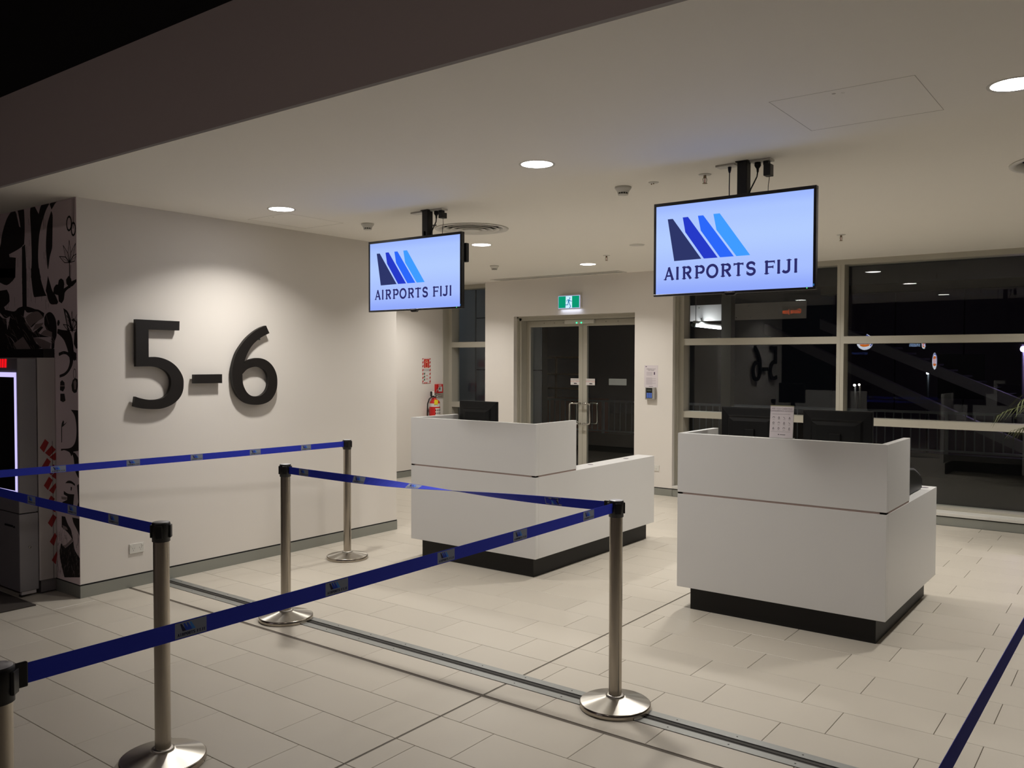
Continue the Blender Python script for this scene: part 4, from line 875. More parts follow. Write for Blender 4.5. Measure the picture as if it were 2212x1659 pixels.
nq(-0.062, 0.055, 0.150, 0.1512); nq(-0.068, 0.06, 0.038, 0.0388); nq(-0.02, -0.012, 0.018, 0.023); nq(-0.008, 0.028, 0.0185, 0.0215)
rr = random.Random(9)
for r in range(3):
    for c in range(4):
        cx, cz = -0.052 + c * 0.0345, 0.128 - r * 0.034
        sh = (r * 4 + c) % 5
        if sh == 0: pts = arc(cx, cz, 0.006, 0.006, 200, -20, 8)
        elif sh == 1: pts = [(cx - 0.004, cz - 0.006), (cx + 0.004, cz - 0.006), (cx + 0.003, cz + 0.002), (cx, cz + 0.007), (cx - 0.003, cz + 0.002), (cx - 0.004, cz - 0.006)]
        elif sh == 2: pts = [(cx - 0.006, cz + 0.005), (cx, cz), (cx + 0.005, cz - 0.005)]
        elif sh == 3: pts = [(cx - 0.005, cz - 0.005), (cx + 0.005, cz - 0.005), (cx, cz + 0.006), (cx - 0.005, cz - 0.005)]
        else: pts = arc(cx, cz, 0.005, 0.006, 0, 360, 8)
        for q in stroke2(pts, 0.0022): m.add([nf(a, b, -0.0016) for a, b in q], [(0, 1, 2, 3)])
        nq(cx - 0.007, cx + 0.007, cz - 0.0125, cz - 0.0115)
m.obj('notice_icons', M_INKD, t)

# black device on the wing of the nearer counter
t = thing('document_printer', 'black curved-top document printer on the low wing of the nearer counter', 'printer', (6.05, 1.275, 0.8085))
prof = [(0.0, 0.006), (0.60, 0.006), (0.61, 0.070), (0.56, 0.095), (0.47, 0.128), (0.36, 0.160), (0.25, 0.172), (0.0, 0.172)]
MB().prism([prof], 0.05, 0.158, lambda a, b, d: (a, d, b)).obj('body', M_BLACK, t, bevel=0.004)
MB().prism([[(0.24, 0.173), (0.36, 0.161), (0.47, 0.129), (0.56, 0.096), (0.565, 0.104), (0.475, 0.139), (0.365, 0.171), (0.24, 0.183)]], 0.056, 0.152, lambda a, b, d: (a, d, b)).obj('top_cover', mat('printer_cover_grey', (120, 120, 124), 0.25), t)
MB().box(0.52, 0.58, 0.055, 0.075, 0.0, 0.006).box(0.05, 0.11, 0.055, 0.075, 0.0, 0.006).box(0.52, 0.58, 0.13, 0.15, 0.0, 0.006).obj('feet', M_BLACK, t)

# ------------------------------------------------------------------ queue posts
def ribbon(p0, p1, w, sag, tw, a, b):
    """point on the webbing: a metres along, b across (up)"""
    p0, p1 = Vector(p0), Vector(p1); d = p1 - p0; L = d.length; d.normalize()
    t = min(max(a / L, 0), 1)
    side = d.cross(Vector((0, 0, 1))).normalized(); up = side.cross(d).normalized()
    ang = tw(t)
    c = p0 + d * a + Vector((0, 0, -4 * sag * t * (1 - t)))
    wv = up * cos(ang) + side * sin(ang)
    return c + wv * b, (side * cos(ang) - up * sin(ang))
BW = 0.0475
def belt(parent, p0, p1, patches, sag=0.004, tw=lambda t: 0.0, faces=(1, -1)):
    L = (Vector(p1) - Vector(p0)).length
    n = 60; vs = []; fs = []
    for i in range(n + 1):
        for b in (-BW / 2, BW / 2):
            for s in (-1, 1):
                p, nn = ribbon(p0, p1, BW, sag, tw, L * i / n, b); vs.append(p + nn * 0.0006 * s)
    for i in range(n):
        o = i * 4; q = o + 4
        fs += [(o, q, q + 2, o + 2), (o + 1, o + 3, q + 3, q + 1), (o, o + 1, q + 1, q), (o + 2, q + 2, q + 3, o + 3)]
    fs += [(0, 2, 3, 1), (n * 4, n * 4 + 1, n * 4 + 3, n * 4 + 2)]
    bl = MB().add(vs, fs, 0, False).obj('retractable_belt', M_BELT, parent)
    MP = [mat('belt_patch_grey', (134, 142, 160), 0.8), mat('belt_patch_navy', (22, 26, 70), 0.8), mat('belt_patch_blue', (30, 70, 190), 0.8), mat('belt_patch_sky', (60, 130, 215), 0.8)]
    for a0, a1 in patches:
        m = MB()
        for s in faces:
            def put(poly, mi, off):
                vv = []
                for u, v in poly:
                    uu = u if s > 0 else 1 - u
                    p, nn = ribbon(p0, p1, BW, sag, tw, a0 + (a1 - a0) * uu, (v - 0.5) * BW); vv.append(p + nn * s * (0.0006 + off))
                m.add(vv, [tuple(range(len(vv)))], mi)
            for k in range(4): put([(k / 4, 0.06), ((k + 1) / 4, 0.06), ((k + 1) / 4, 0.94), (k / 4, 0.94)], 0, 0.0002)
            for i in range(4):
                u = 0.16 + 0.10 * i
                put([(u, 0.86), (u + 0.05, 0.86), (u + 0.19, 0.42), (u + 0.07, 0.42)], (1, 2, 2, 3)[i], 0.0004)
            bx = [(0.08 + 0.07 * i + (0.05 if i > 7 else 0), 0.08 + 0.07 * i + 0.055 + (0.05 if i > 7 else 0), 0.17, 0.33) for i in range(12)]
            for q in word_quads('AIRPORTSFIJI', bx): put(q, 1, 0.0004)
        m.obj('logo_patch', MP, bl)
    return bl
post = thing('queue_post', 'x', 'queue post', (0, 0, 0), group='stainless steel queue posts')
MB().lathe([(0.0, 0.0004), (0.174, 0.0004), (0.176, 0.003), (0.176, 0.026), (0.172, 0.029)], 64).obj('base_rim', M_STEEL, post)
MB().lathe([(0.172, 0.029), (0.10, 0.044), (0.052, 0.056), (0.046, 0.0575), (0.0, 0.058)], 64).obj('base_cone', M_STEELB, post)
MB().lathe([(0.046, 0.0565), (0.046, 0.064), (0.034, 0.068), (0.033, 0.068)], 40).obj('base_collar', M_STEELB, post)
MB().lathe([(0.0325, 0.06), (0.0325, 0.955)], 40).obj('pole', M_STEEL, post)
cap = MB().lathe([(0.0325, 0.950), (0.0365, 0.952), (0.0365, 0.985), (0.0372, 0.987), (0.0372, 1.027), (0.035, 1.032), (0.0335, 1.033)], 40).obj('cap', M_BLACK, post)
MB().lathe([(0.0, 1.0338), (0.033, 1.0338), (0.034, 1.032)], 36).obj('cap_disc', mat('cap_disc_silver', (196, 196, 200), 0.4, metal=0.2), cap)
for k in range(4):
    mm = MB()
    a = pi / 4 + k * pi / 2; c, s = cos(a), sin(a)
    vs = [(r * c - q * s, r * s + q * c, z) for r in (0.034, 0.0425) for q in (-0.014, 0.014) for z in (0.968, 1.022)]
    mm.add(vs, [(0, 1, 3, 2), (4, 6, 7, 5), (0, 4, 5, 1), (2, 3, 7, 6), (0, 2, 6, 4), (1, 5, 7, 3)])
    mm.obj('belt_slot', M_BLACK, cap, bevel=0.002)
MB().lathe([(0.0, 0.0332), (0.0035, 0.0332), (0.0035, 0.032)], 8, c=(0, -0, 0.93), axis='y').obj('screw', M_BLACK, post)
ZBT = 0.998
PST = [('post_a', (3.668, 2.118), 'steel queue post in the middle front where two blue belts meet', 0.2),
       ('post_b', (3.600, 4.592), 'steel queue post standing on the floor joint cover left of the smaller display', 0.35),
       ('post_c', (5.040, 5.588), 'steel queue post farthest back, against the white gate wall', 0.4),
       ('post_d', (1.985, 3.360), 'steel queue post in the left foreground standing in front of the power socket', 0.1),
       ('post_e', (0.820, 2.065), 'nearest queue post, cut off by the lower left corner of the view', 0.06),
       ('post_f', (2.060, 5.860), 'queue post out of view on the left where two belts end', 0.3),
       ('post_g', (5.2, 0.262), 'queue post out of view on the right at the belt end', 0.3),
       ('post_h', (0.55, 0.30), 'queue post beside the viewer, below the view', 0.3)]
OBJ = {}
for i, (k, (x, y), l, rz) in enumerate(PST):
    o = post if i == 0 else dup(post)
    o.location = (x, y, 0); o['label'] = l; OBJ[k] = o
def loc(o, p): return (p[0] - o.location.x, p[1] - o.location.y, p[2])
def run(ka, kb, patches, tw=lambda t: 0.0, sag=0.004, off=0.0, za=ZBT, zb=ZBT):
    a, b = OBJ[ka], OBJ[kb]
    pa, pb = Vector((a.location.x, a.location.y, za)), Vector((b.location.x, b.location.y, zb))
    d = (pb - pa).normalized()
    qa, qb = pa + d * 0.036, pb - d * 0.062
    bl = belt(a, loc(a, qa), loc(a, qb), patches, sag, tw)
    # end clip in the far post
    s = d.cross(Vector((0, 0, 1))).normalized(); m = MB()
    c0, c1 = loc(a, pb - d * 0.066), loc(a, pb - d * 0.034)
    vs = [Vector(c) + s * q + Vector((0, 0, z)) for c in (c0, c1) for q in (-0.006, 0.006) for z in (-0.030, 0.028)]
    m.add(vs, [(0, 1, 3, 2), (4, 6, 7, 5), (0, 4, 5, 1), (2, 3, 7, 6), (0, 2, 6, 4), (1, 5, 7, 3)])
    m.obj('belt_clip', M_BLACK, bl, bevel=0.003)
    return bl
def smooth01(t): t = min(max(t, 0), 1); return t * t * (3 - 2 * t)
run('post_a', 'post_e', [(0.18, 0.278), (0.735, 0.833), (1.21, 1.308), (1.75, 1.846), (2.275, 2.371)])
run('post_b', 'post_a', [(0.10, 0.19), (0.60, 0.70), (1.05, 1.15), (1.38, 1.48), (2.02, 2.12)], tw=lambda t: -pi * smooth01((t - 0.05) / 1.0), sag=0.012, za=ZBT - 0.004)
run('post_c', 'post_f', [(0.335, 0.43), (0.807, 0.902), (1.296, 1.391), (1.77, 1.865), (2.267, 2.362)])
run('post_d', 'post_f', [(0.33, 0.425), (0.74, 0.835), (1.20, 1.295), (1.68, 1.775)], sag=0.006)
run('post_h', 'post_g', [(3.2, 3.3)], za=0.988, zb=0.975, sag=0.0)

# ------------------------------------------------------------------ exit sign
t = thing('exit_sign', 'green lit running-man exit sign on the wall above the doors', 'exit sign', (9.88, 6.425, 2.535))
MB().box(-0.055, 0.0, -0.172, 0.172, -0.088, 0.092).obj('housing', M_WHITEP, t, bevel=0.006)
MB().box(-0.070, -0.0555, -0.176, 0.176, -0.096, 0.078).obj('diffuser_body', glow('exit_edge_light', (190, 200, 245), 0.9), t, bevel=0.005)
MB().box(-0.0712, -0.0702, -0.168, 0.168, -0.088, 0.072).obj('green_face', glow('exit_green', (10, 150, 112), 1.0), t)
def ex(px, py, d=0.0): return (-0.0716 - d, -(px - 1050) * 2.88e-4, -(py - 930) * 2.55e-4 - 0.006)
MB().prism([[(880, 630), (1235, 630), (1235, 1262), (868, 1262)]], 0, 0, lambda a, b, d: ex(a, b)).obj('white_doorway', glow('exit_white', (205, 240, 255), 1.0), t)
m = MB()
m.add([ex(1105 + 33 * cos(k), 738 + 37 * sin(k), 0.0004) for k in [2 * pi * j / 14 for j in range(14)]], [tuple(range(14))])
for pl, w in (([(1000, 825), (960, 850), (930, 905)], 30), ([(985, 822), (1105, 822)], 34), ([(1100, 830), (1160, 905), (1222, 895)], 30), ([(1062, 830), (1045, 935)], 78), ([(1035, 920), (1010, 1000), (1000, 1090), (870, 1092)], 36), ([(1055, 940), (1100, 1060), (1158, 1180), (1095, 1258)], 36), ([(880, 1085), (840, 1120)], 30)):
    for q in stroke2(pl, w): m.add([ex(a, b, 0.0004) for a, b in q], [(0, 1, 2, 3)])
m.obj('running_figure', glow('exit_figure', (20, 110, 170), 1.0), t)
ld = bpy.data.lights.new('exit_glow', 'AREA'); ld.shape = 'RECTANGLE'; ld.size = 0.33; ld.size_y = 0.03; ld.energy = 0.25; ld.color = (0.7, 0.78, 1.0)
lo = bpy.data.objects.new('exit_glow', ld); COL.objects.link(lo); lo.parent = t; lo.location = (-0.035, 0, -0.099); lo.rotation_euler = (0, 0, pi / 2)

# ------------------------------------------------------------------ things on the pier right of the doors
t = thing('wall_notice', 'printed A4 notice taped on the wall above the keypad, right of the doors', 'notice', (9.88, 5.20, 1.525))
MB().box(-0.0018, 0.0, -0.098, 0.098, -0.142, 0.142).obj('paper', M_PAPER, t)
text_mesh('notice_title', 'EMERGENCY EXIT\nKEEP CLEAR', 0.016, M_INKD, lambda a, b: (-0.0024, -a, 0.085 + b), t)
m = MB()
def wq(a, b, c, d): m.add([(-0.0024, -a, c), (-0.0024, -b, c), (-0.0024, -b, d), (-0.0024, -a, d)], [(0, 1, 2, 3)])
for k in range(9): wq(-0.07, 0.02 + 0.05 * (k % 2), -0.02 - k * 0.0105, -0.018 - k * 0.0105)
wq(0.04, 0.058, 0.02, 0.055); wq(-0.08, -0.06, 0.12, 0.13); wq(-0.03, 0.03, -0.132, -0.128)
for k in range(4): wq(-0.065, 0.02, 0.05 - k * 0.012, 0.052 - k * 0.012)
m.obj('notice_lines', M_INK, t)
t = thing('access_keypad', 'grey access keypad with blue keys on the wall below the taped notice', 'keypad', (9.88, 5.192, 1.305))
MB().box(-0.05, 0.0, -0.068, 0.068, -0.078, 0.078).obj('body', M_GREYP, t, bevel=0.005)
MB().box(-0.0515, -0.0502, -0.036, 0.052, -0.062, 0.070).obj('front_plate', M_BLACK, t)
MB().box(-0.0522, -0.0516, -0.022, 0.038, 0.030, 0.050).obj('display_window', mat('lcd_green_grey', (70, 78, 66), 0.3), t)
for r in range(4):
    for c in range(3):
        MB().box(-0.0545, -0.0516, -0.030 + c * 0.026, -0.030 + c * 0.026 + 0.019, -0.055 + r * 0.0165, -0.055 + r * 0.0165 + 0.012).obj('key', glow('key_backlight', (96, 124, 200), 0.9), t)
t = thing('light_switch', 'small white switch plate low on the wall beside the farther counter end', 'switch', (9.88, 5.128, 0.345))
MB().box(-0.008, 0.0, -0.055, 0.035, -0.037, 0.037).obj('plate', M_WHITEP, t, bevel=0.002)
MB().box(-0.011, -0.008, -0.02, 0.0, -0.008, 0.008).obj('rocker', M_WHITEP, t)

# ------------------------------------------------------------------ fire point on the far left wall
YW = 8.82
t = thing('fire_extinguisher_sign', 'red and white striped extinguisher instruction sign on the far wall', 'safety sign', (9.545, YW, 1.565))
MB().box(-0.092, 0.092, -0.004, 0.0, -0.19, 0.19).obj('board', mat('sign_white', (214, 210, 206), 0.5), t)
m = MB()
def sq(x0, x1, z0, z1, d=0.0046): m.add([(x0, -d, z0), (x1, -d, z0), (x1, -d, z1), (x0, -d, z1)], [(0, 1, 2, 3)])
for k in range(7):
    z = -0.185 + k * 0.058
    for x0, x1 in ((-0.092, -0.066), (0.066, 0.092)):
        m.add([(x0, -0.0046, z), (x1, -0.0046, z + 0.02), (x1, -0.0046, min(z + 0.048, 0.19)), (x0, -0.0046, min(z + 0.028, 0.19))], [(0, 1, 2, 3)])
sq(-0.092, 0.092, -0.19, -0.186); sq(-0.092, 0.092, 0.186, 0.19); sq(-0.092, -0.089, -0.19, 0.19); sq(0.089, 0.092, -0.19, 0.19)
sq(-0.058, 0.062, 0.045, 0.178)
for z in (-0.075, -0.125): sq(-0.01, 0.03, z, z + 0.008)
for k, x in enumerate((-0.04, 0.0)):
    m.add([(x - 0.02, -0.0046, -0.186), (x + 0.01, -0.0046, -0.186), (x + 0.025, -0.0046, -0.172), (x, -0.0046, -0.172)], [(0, 1, 2, 3)])
m.obj('red_print', mat('sign_red', (190, 44, 32), 0.5), t)
m = MB()
for k in range(3): m.add([(-0.055, -0.0048, -0.03 - 0.045 * k), (-0.03, -0.0048, -0.025 - 0.045 * k), (-0.035, -0.0048, -0.055 - 0.045 * k), (-0.06, -0.0048, -0.06 - 0.045 * k)], [(0, 1, 2, 3)])
m.obj('green_pictograms', mat('sign_green', (50, 84, 60), 0.5), t)
m = MB()
m.prism([[(-0.03, 0.05), (0.03, 0.05), (0.03, 0.14), (0.015, 0.16), (-0.015, 0.16), (-0.03, 0.14)], [(-0.025, 0.055), (-0.025, 0.138), (-0.012, 0.155), (0.012, 0.155), (0.025, 0.138), (0.025, 0.055)]], -0.0049, -0.0049, lambda a, b, d: (a, d, b))
for a in ((-0.012, 0.02, 0.125, 0.135),): m.add([(a[0], -0.005, a[2]), (a[1], -0.005, a[2]), (a[1], -0.005, a[3]), (a[0], -0.005, a[3])], [(0, 1, 2, 3)])
m.obj('white_symbol', mat('sign_cream', (226, 196, 160), 0.5), t)
text_mesh('sign_text', 'DRY POWDER\nEXTINGUISHER', 0.018, M_INKD, lambda a, b: (a, -0.005, 0.012 + b), t)
t = thing('fire_call_point', 'red square fire call point box on the far wall above the extinguisher', 'fire alarm', (9.80, YW, 1.292))
MB().box(-0.072, 0.072, -0.05, 0.0, -0.068, 0.068).obj('box', M_RED, t, bevel=0.004)
MB().box(-0.035, 0.045, -0.053, -0.0503, -0.045, 0.030).obj('window', mat('call_point_glass', (190, 192, 190), 0.3), t)
text_mesh('fire_lettering', 'FIRE', 0.038, mat('fire_letter_white', (235, 225, 220), 0.5), lambda a, b: (a, -0.0508, 0.048 + b), t)
MB().box(-0.022, 0.0, -0.055, -0.053, -0.02, 0.018).obj('lever', M_BLACK, t)
t = thing('fire_extinguisher', 'red fire extinguisher with black hose and yellow tag hanging on the far wall', 'extinguisher', (9.62, 8.715, 0.66), -0.55)
MB().lathe([(0.0, 0.0), (0.072, 0.0), (0.080, 0.008), (0.082, 0.02), (0.082, 0.40), (0.076, 0.435), (0.055, 0.462), (0.03, 0.475), (0.022, 0.478), (0.022, 0.50)], 40).obj('cylinder', M_RED, t)
MB().lathe([(0.0828, 0.365), (0.0828, 0.415)], 40).obj('white_band', mat('label_white', (206, 202, 196), 0.5), t)
m = MB(); lm = MB()
for k in range(10):
    a0, a1 = radians(-100 + k * 9), radians(-100 + (k + 1) * 9)
    m.add([(0.0832 * cos(a0), 0.0832 * sin(a0), 0.12), (0.0832 * cos(a1), 0.0832 * sin(a1), 0.12), (0.0832 * cos(a1), 0.0832 * sin(a1), 0.345), (0.0832 * cos(a0), 0.0832 * sin(a0), 0.345)], [(0, 1, 2, 3)])
    if k % 2 == 0:
        for z in (0.15, 0.20, 0.255, 0.30):
            lm.add([(0.0836 * cos(a0), 0.0836 * sin(a0), z), (0.0836 * cos(a1), 0.0836 * sin(a1), z), (0.0836 * cos(a1), 0.0836 * sin(a1), z + 0.025), (0.0836 * cos(a0), 0.0836 * sin(a0), z + 0.025)], [(0, 1, 2, 3)])
m.obj('instruction_label', mat('label_white', (206, 202, 196), 0.5), t)
lm.obj('label_print', M_INKD, t)
m = MB().lathe([(0.0, 0.50), (0.024, 0.50), (0.024, 0.535), (0.0, 0.54)], 20)
m.tube([(0.0, 0, 0.525), (0.05, 0.0, 0.55), (0.12, 0, 0.535)], 0.006, 6).tube([(0.0, 0, 0.51), (0.05, 0.0, 0.515), (0.12, 0, 0.512)], 0.006, 6).tube([(0.0, 0, 0.54), (0.03, 0, 0.60), (0.055, 0, 0.64)], 0.006, 6)
m.obj('valve_handle', mat('valve_metal', (120, 116, 112), 0.35, metal=0.8), t)
MB().tube([(-0.02, -0.01, 0.52), (-0.06, -0.03, 0.515), (-0.10, -0.04, 0.48), (-0.125, -0.045, 0.41), (-0.13, -0.05, 0.30), (-0.125, -0.05, 0.20), (-0.11, -0.05, 0.10), (-0.10, -0.05, 0.06)], 0.010, 10).obj('hose', M_BLACK, t)
MB().box(-0.075, -0.048, -0.03, -0.004, 0.52, 0.595).obj('black_horn', M_BLACK, t, bevel=0.005)
MB().box(-0.045, -0.012, -0.02, 0.02, 0.53, 0.595).obj('pin_guard', M_WHITEP, t, bevel=0.004)
MB().prism([[(-0.035, 0.40), (0.02, 0.395), (0.025, 0.465), (-0.03, 0.475)]], -0.0875, -0.0865, lambda a, b, d: (a, d, b)).obj('yellow_tag', mat('tag_yellow', (216, 200, 30), 0.5), t)
MB().box(-0.02, 0.02, 0.02, 0.105, 0.42, 0.50).obj('wall_bracket', M_RED, t)

# ------------------------------------------------------------------ palm at the right edge
t = thing('potted_palm', 'potted palm with long narrow leaves at the right edge before the windows', 'plant', (9.30, 0.42, 0))
MB().lathe([(0.0, 0.0005), (0.16, 0.0005), (0.20, 0.36), (0.215, 0.38), (0.195, 0.38), (0.19, 0.34), (0.0, 0.34)], 36).obj('pot', mat('dark_planter', (46, 44, 42), 0.5), t)
MB().lathe([(0.0, 0.345), (0.191, 0.345)], 24).obj('soil', mat('potting_soil', (52, 40, 30), 0.95, bump=0.8, bscale=80), t)
m = MB(); rp = random.Random(7)
for k in range(5):
    a = k * 1.3; m.tube([(0.02 * cos(a), 0.02 * sin(a), 0.33), (0.04 * cos(a), 0.04 * sin(a), 0.85), (0.07 * cos(a), 0.07 * sin(a), 1.35)], 0.011, 7)
m.obj('stem', mat('palm_stem', (88, 84, 48), 0.6), t)
M_LEAF = mat('palm_leaf', (70, 76, 40), 0.6, var=0.2, vscale=6, rand=0.12)
def frond(ax, rise, reach, z0, n=15):
    m = MB()
    pts = []
    for i in range(n + 1):
        s = i / n
        pts.append(Vector((cos(ax) * reach * s, sin(ax) * reach * s, z0 + rise * sin(s * 2.1) / sin(1.6) * (1 if s < .8 else 1) - 0.14 * s * s)))
    m.tube(pts, 0.004, 5)
    for i in range(3, n + 1):
        d = (pts[i] - pts[i - 1]).normalized(); sd = d.cross(Vector((0, 0, 1))).normalized()
        Lf = 0.30 * (1 - abs(i / n - 0.55) * 0.9)
        for sgn in (-1, 1):
            dr = (d * 0.75 + sd * sgn * 0.75 + Vector((0, 0, -0.10 + rp.uniform(-0.1, 0.1)))).normalized()
            tip = pts[i] + dr * Lf + Vector((0, 0, -0.07)); mid = pts[i] + dr * Lf * 0.5 + Vector((0, 0, 0.012)); w = Vector((0, 0, 1)).cross(dr).normalized() * 0.006
            q = pts[i]
            m.add([q - w * 0.4, q + w * 0.4, mid + w, mid - w, tip], [(0, 1, 2, 3), (3, 2, 4)])
    return m
for ax, rise, reach, z0 in ((1.75, 0.10, 0.72, 0.90), (1.35, 0.02, 0.62, 0.80), (2.15, 0.18, 0.66, 0.95), (0.4, 0.35, 0.5, 0.9), (-0.5, 0.4, 0.55, 0.92), (-1.3, 0.3, 0.6, 0.9), (-2.3, 0.35, 0.5, 0.9), (3.1, 0.4, 0.5, 0.92), (1.0, 0.45, 0.45, 0.95), (2.7, 0.1, 0.55, 0.85)):
    frond(ax, rise, reach, z0 + 0.40).obj('frond', M_LEAF, t)

# ------------------------------------------------------------------ shop signs back in the hall (seen only as reflections)
def hall(x, y, z): return (x, y, z)
t = thing('shop_lettering', 'glowing orange shop lettering on the hall wall, seen reflected in the upper window', 'shop sign', (-5.95, 9.0, 3.27))
MB().box(-0.04, 0.0, -0.45, 0.50, -0.16, 0.15).obj('backing', M_DARKPAINT, t)
text_mesh('lettering', 'Gloria Jean', 0.21, glow('orange_neon', (255, 90, 20), 9.0), lambda a, b: (0.004, a + 0.03, b), t, sx=0.62)
def bun_logo(t, r, sx=1.0):
    def rd(pts, d): return [(0.004 + d, a * r * sx, b * r) for a, b in pts]
    c = lambda rx, ry, n=36, cz=0.0: [(rx * cos(2 * pi * k / n), cz + ry * sin(2 * pi * k / n)) for k in range(n)]
    MB().add(rd(c(1, 1), 0), [tuple(range(36))]).obj('sign_face', glow('sign_white_light', (235, 240, 255), 11.0), t)
    m = MB()
    ring = arc(0, 0, 0.86, 0.86, 215, 20, 26)
    for q in stroke2(ring, 0.13): m.add(rd(q, 0.002), [(0, 1, 2, 3)])
    m.obj('blue_crescent', glow('sign_blue_light', (20, 60, 200), 8.0), t)
    m = MB()
    for s in (1, -1):
        pts = [(0.62 * cos(radians(a)), s * (0.30 + 0.30 * sin(radians(a)))) for a in range(0, 181, 15)]
        m.add(rd(pts, 0.003), [tuple(range(len(pts)))])
    m.obj('orange_bun', glow('sign_orange_light', (255, 130, 20), 9.0), t)
    MR = glow('sign_red_light', (235, 20, 30), 9.0)
    text_mesh('lettering', 'BURGER', 0.40 * r, MR, lambda a, b: (0.009, a * sx, b * 1.1 + 0.14 * r), t, sx=0.9)
    text_mesh('lettering', 'KING', 0.44 * r, MR, lambda a, b: (0.009, a * sx, b * 1.1 - 0.18 * r), t, sx=0.95)
t = thing('round_food_sign', 'round lit burger shop sign on the hall wall, seen reflected below the window transom', 'shop sign', (-5.95, 6.86, 2.30)); bun_logo(t, 0.235)
MB().lathe([(0.0, -0.03), (0.24, -0.03), (0.24, 0.0), (0.0, 0.0)], 36, axis='x').obj('sign_box', M_DARKPAINT, t)
t = thing('shop_lettering', 'glowing white burger shop name on the hall wall, reflected beside a small round sign', 'shop sign', (-5.95, 5.50, 2.20))
text_mesh('lettering', 'BURGER KING', 0.12, glow('white_neon', (180, 210, 255), 12.0), lambda a, b: (0.004, a - 0.0, b * 1.3), t, sx=0.38)
MB().box(-0.03, 0.0, -0.2, 0.2, -0.1, 0.1).obj('backing', M_DARKPAINT, t)
t = thing('round_food_sign', 'small round lit burger shop sign at the end of the reflected white shop name', 'shop sign', (-5.95, 5.265, 2.20)); bun_logo(t, 0.115, 0.45)
t = thing('round_food_sign', 'tall narrow-looking lit burger shop sign, reflected lowest in the window', 'shop sign', (-5.95, 4.975, 1.74)); bun_logo(t, 0.235, 0.26)
t = thing('small_caption', 'dim blue caption strip reflected below the round burger shop sign', 'shop sign', (-5.95, 7.0, 1.96))
text_mesh('lettering', 'RESTAURANT', 0.09, glow('dim_blue_text', (60, 80, 150), 4.0), lambda a, b: (0.004, a, b), t, sx=0.8)

# ------------------------------------------------------------------ outside in the dark
M_EXTF = mat('deck_paving', (42, 36, 32), 0.85, var=0.1, vscale=4)
deck = box('ground_deck', 10.3, 14.3, -6, 14, -0.14, -0.02, M_EXTF, kind='structure')
box('ground_apron', 14.3, 70, -30, 45, -3.3, -3.2, mat('apron_asphalt', (52, 46, 42), 0.95, var=0.1, vscale=0.5), kind='structure')
kb = box('kerb_deck_edge', 14.12, 14.30, -6, 14, -0.02, 0.33, mat('painted_kerb', (36, 34, 34), 0.7), kind='structure')
rl = thing('deck_railing', 'pale steel railing of upright bars along the outdoor deck edge', 'railing', (14.2, 0, 0.33))
M_RAIL = mat('railing_paint', (118, 120, 126), 0.5)
MB().box(-0.02, 0.02, -5.9, 13.0, 0.60, 0.64).obj('top_rail', M_RAIL, rl)
MB().box(-0.02, 0.02, -5.9, 13.0, 0.03, 0.06).obj('bottom_rail', M_RAIL, rl)
bar = MB().lathe([(0.010, 0.06), (0.010, 0.60)], 8).mesh('bar', M_RAIL)
pst = MB().box(-0.022, 0.022, -0.022, 0.022, 0.0, 0.60).mesh('post', M_RAIL)
y = -2.0; k = 0
while y < 10.5:
    nm, me = ('post', pst) if k % 12 == 0 else ('bar', bar)
    o = bpy.data.objects.new(nm, me); COL.objects.link(o); o.parent = rl; o.location = (0, y, 0)
    y += 0.125; k += 1
# canopy, column, fascia and tube light
box('canopy_outside', 10.3, 15.5, -4, 14, 3.05, 3.2, M_BLACKGAP, kind='structure')
box('column_outside', 13.0, 13.16, 5.427, 5.59, -0.02, 3.05, mat('column_paint', (118, 116, 112), 0.7), kind='structure')
box('column_outside', 13.6, 13.76, 9.62, 9.80, -0.02, 3.05, mat('column_paint', (118, 116, 112), 0.7), kind='structure')
fa = thing('fascia_boards', 'pale screwed fascia boards outside under the canopy, seen through the upper window', 'fascia', (13.2, 0, 2.515))
M_FAS = mat('fascia_white', (205, 196, 192), 0.6, var=0.04, vscale=3)
for a, b in ((5.515, 6.40), (6.405, 7.6), (4.30, 5.51)):
    MB().box(0.0, 0.02, a, b, -0.13, 0.135).obj('fascia_board', M_FAS, fa, bevel=0.002)
m = MB()
for y in (5.44, 5.62, 6.05, 6.3, 5.2):
    for z in (-0.09, 0.09): m.lathe([(0.0, -0.003), (0.008, -0.003), (0.008, 0.0)], 8, c=(0, y + z * 0.2, z), axis='x')
m.obj('board_screws', M_BLACK, fa)
fx = thing('tube_light', 'bright fluorescent tube light outside, seen at the left of the upper window', 'tube light', TUBE0)
dx, dy = TUBE1[0] - TUBE0[0], TUBE1[1] - TUBE0[1]
MB().tube([(0, 0, 0), (dx, dy, 0)], 0.022, 10).obj('tube', glow('cool_tube', (1.0, 1.0, 1.0), 9.0, True), fx)
MB().box(-0.05, 0.05, -0.03, 0.03, 0.03, 0.07).tube([(-0.06, 0, 0.05), (dx, dy, 0.05)], 0.028, 6).obj('batten', M_WHITEP, fx)
MB().tube([(-0.16, -0.02, 0.0), (-0.02, -0.003, 0.0)], 0.03, 8).obj('end_cap', mat('tube_end', (150, 160, 160), 0.4), fx)
ld = bpy.data.lights.new('tube_lamp', 'POINT'); ld.shadow_soft_size = 0.05; ld.energy = 16.0; ld.color = (0.85, 0.95, 1.0)
lo = bpy.data.objects.new('tube_lamp', ld); COL.objects.link(lo); lo.parent = fx; lo.location = (dx * 0.12, dy / 2 - 0.06, 0.0)
for x, y in ((0.0, 0.0), (dx, dy)): MB().tube([(x, y, 0.07), (x, y, 3.05 - TUBE0[2])], 0.006, 6).obj('hanger', M_BLACK, fx)
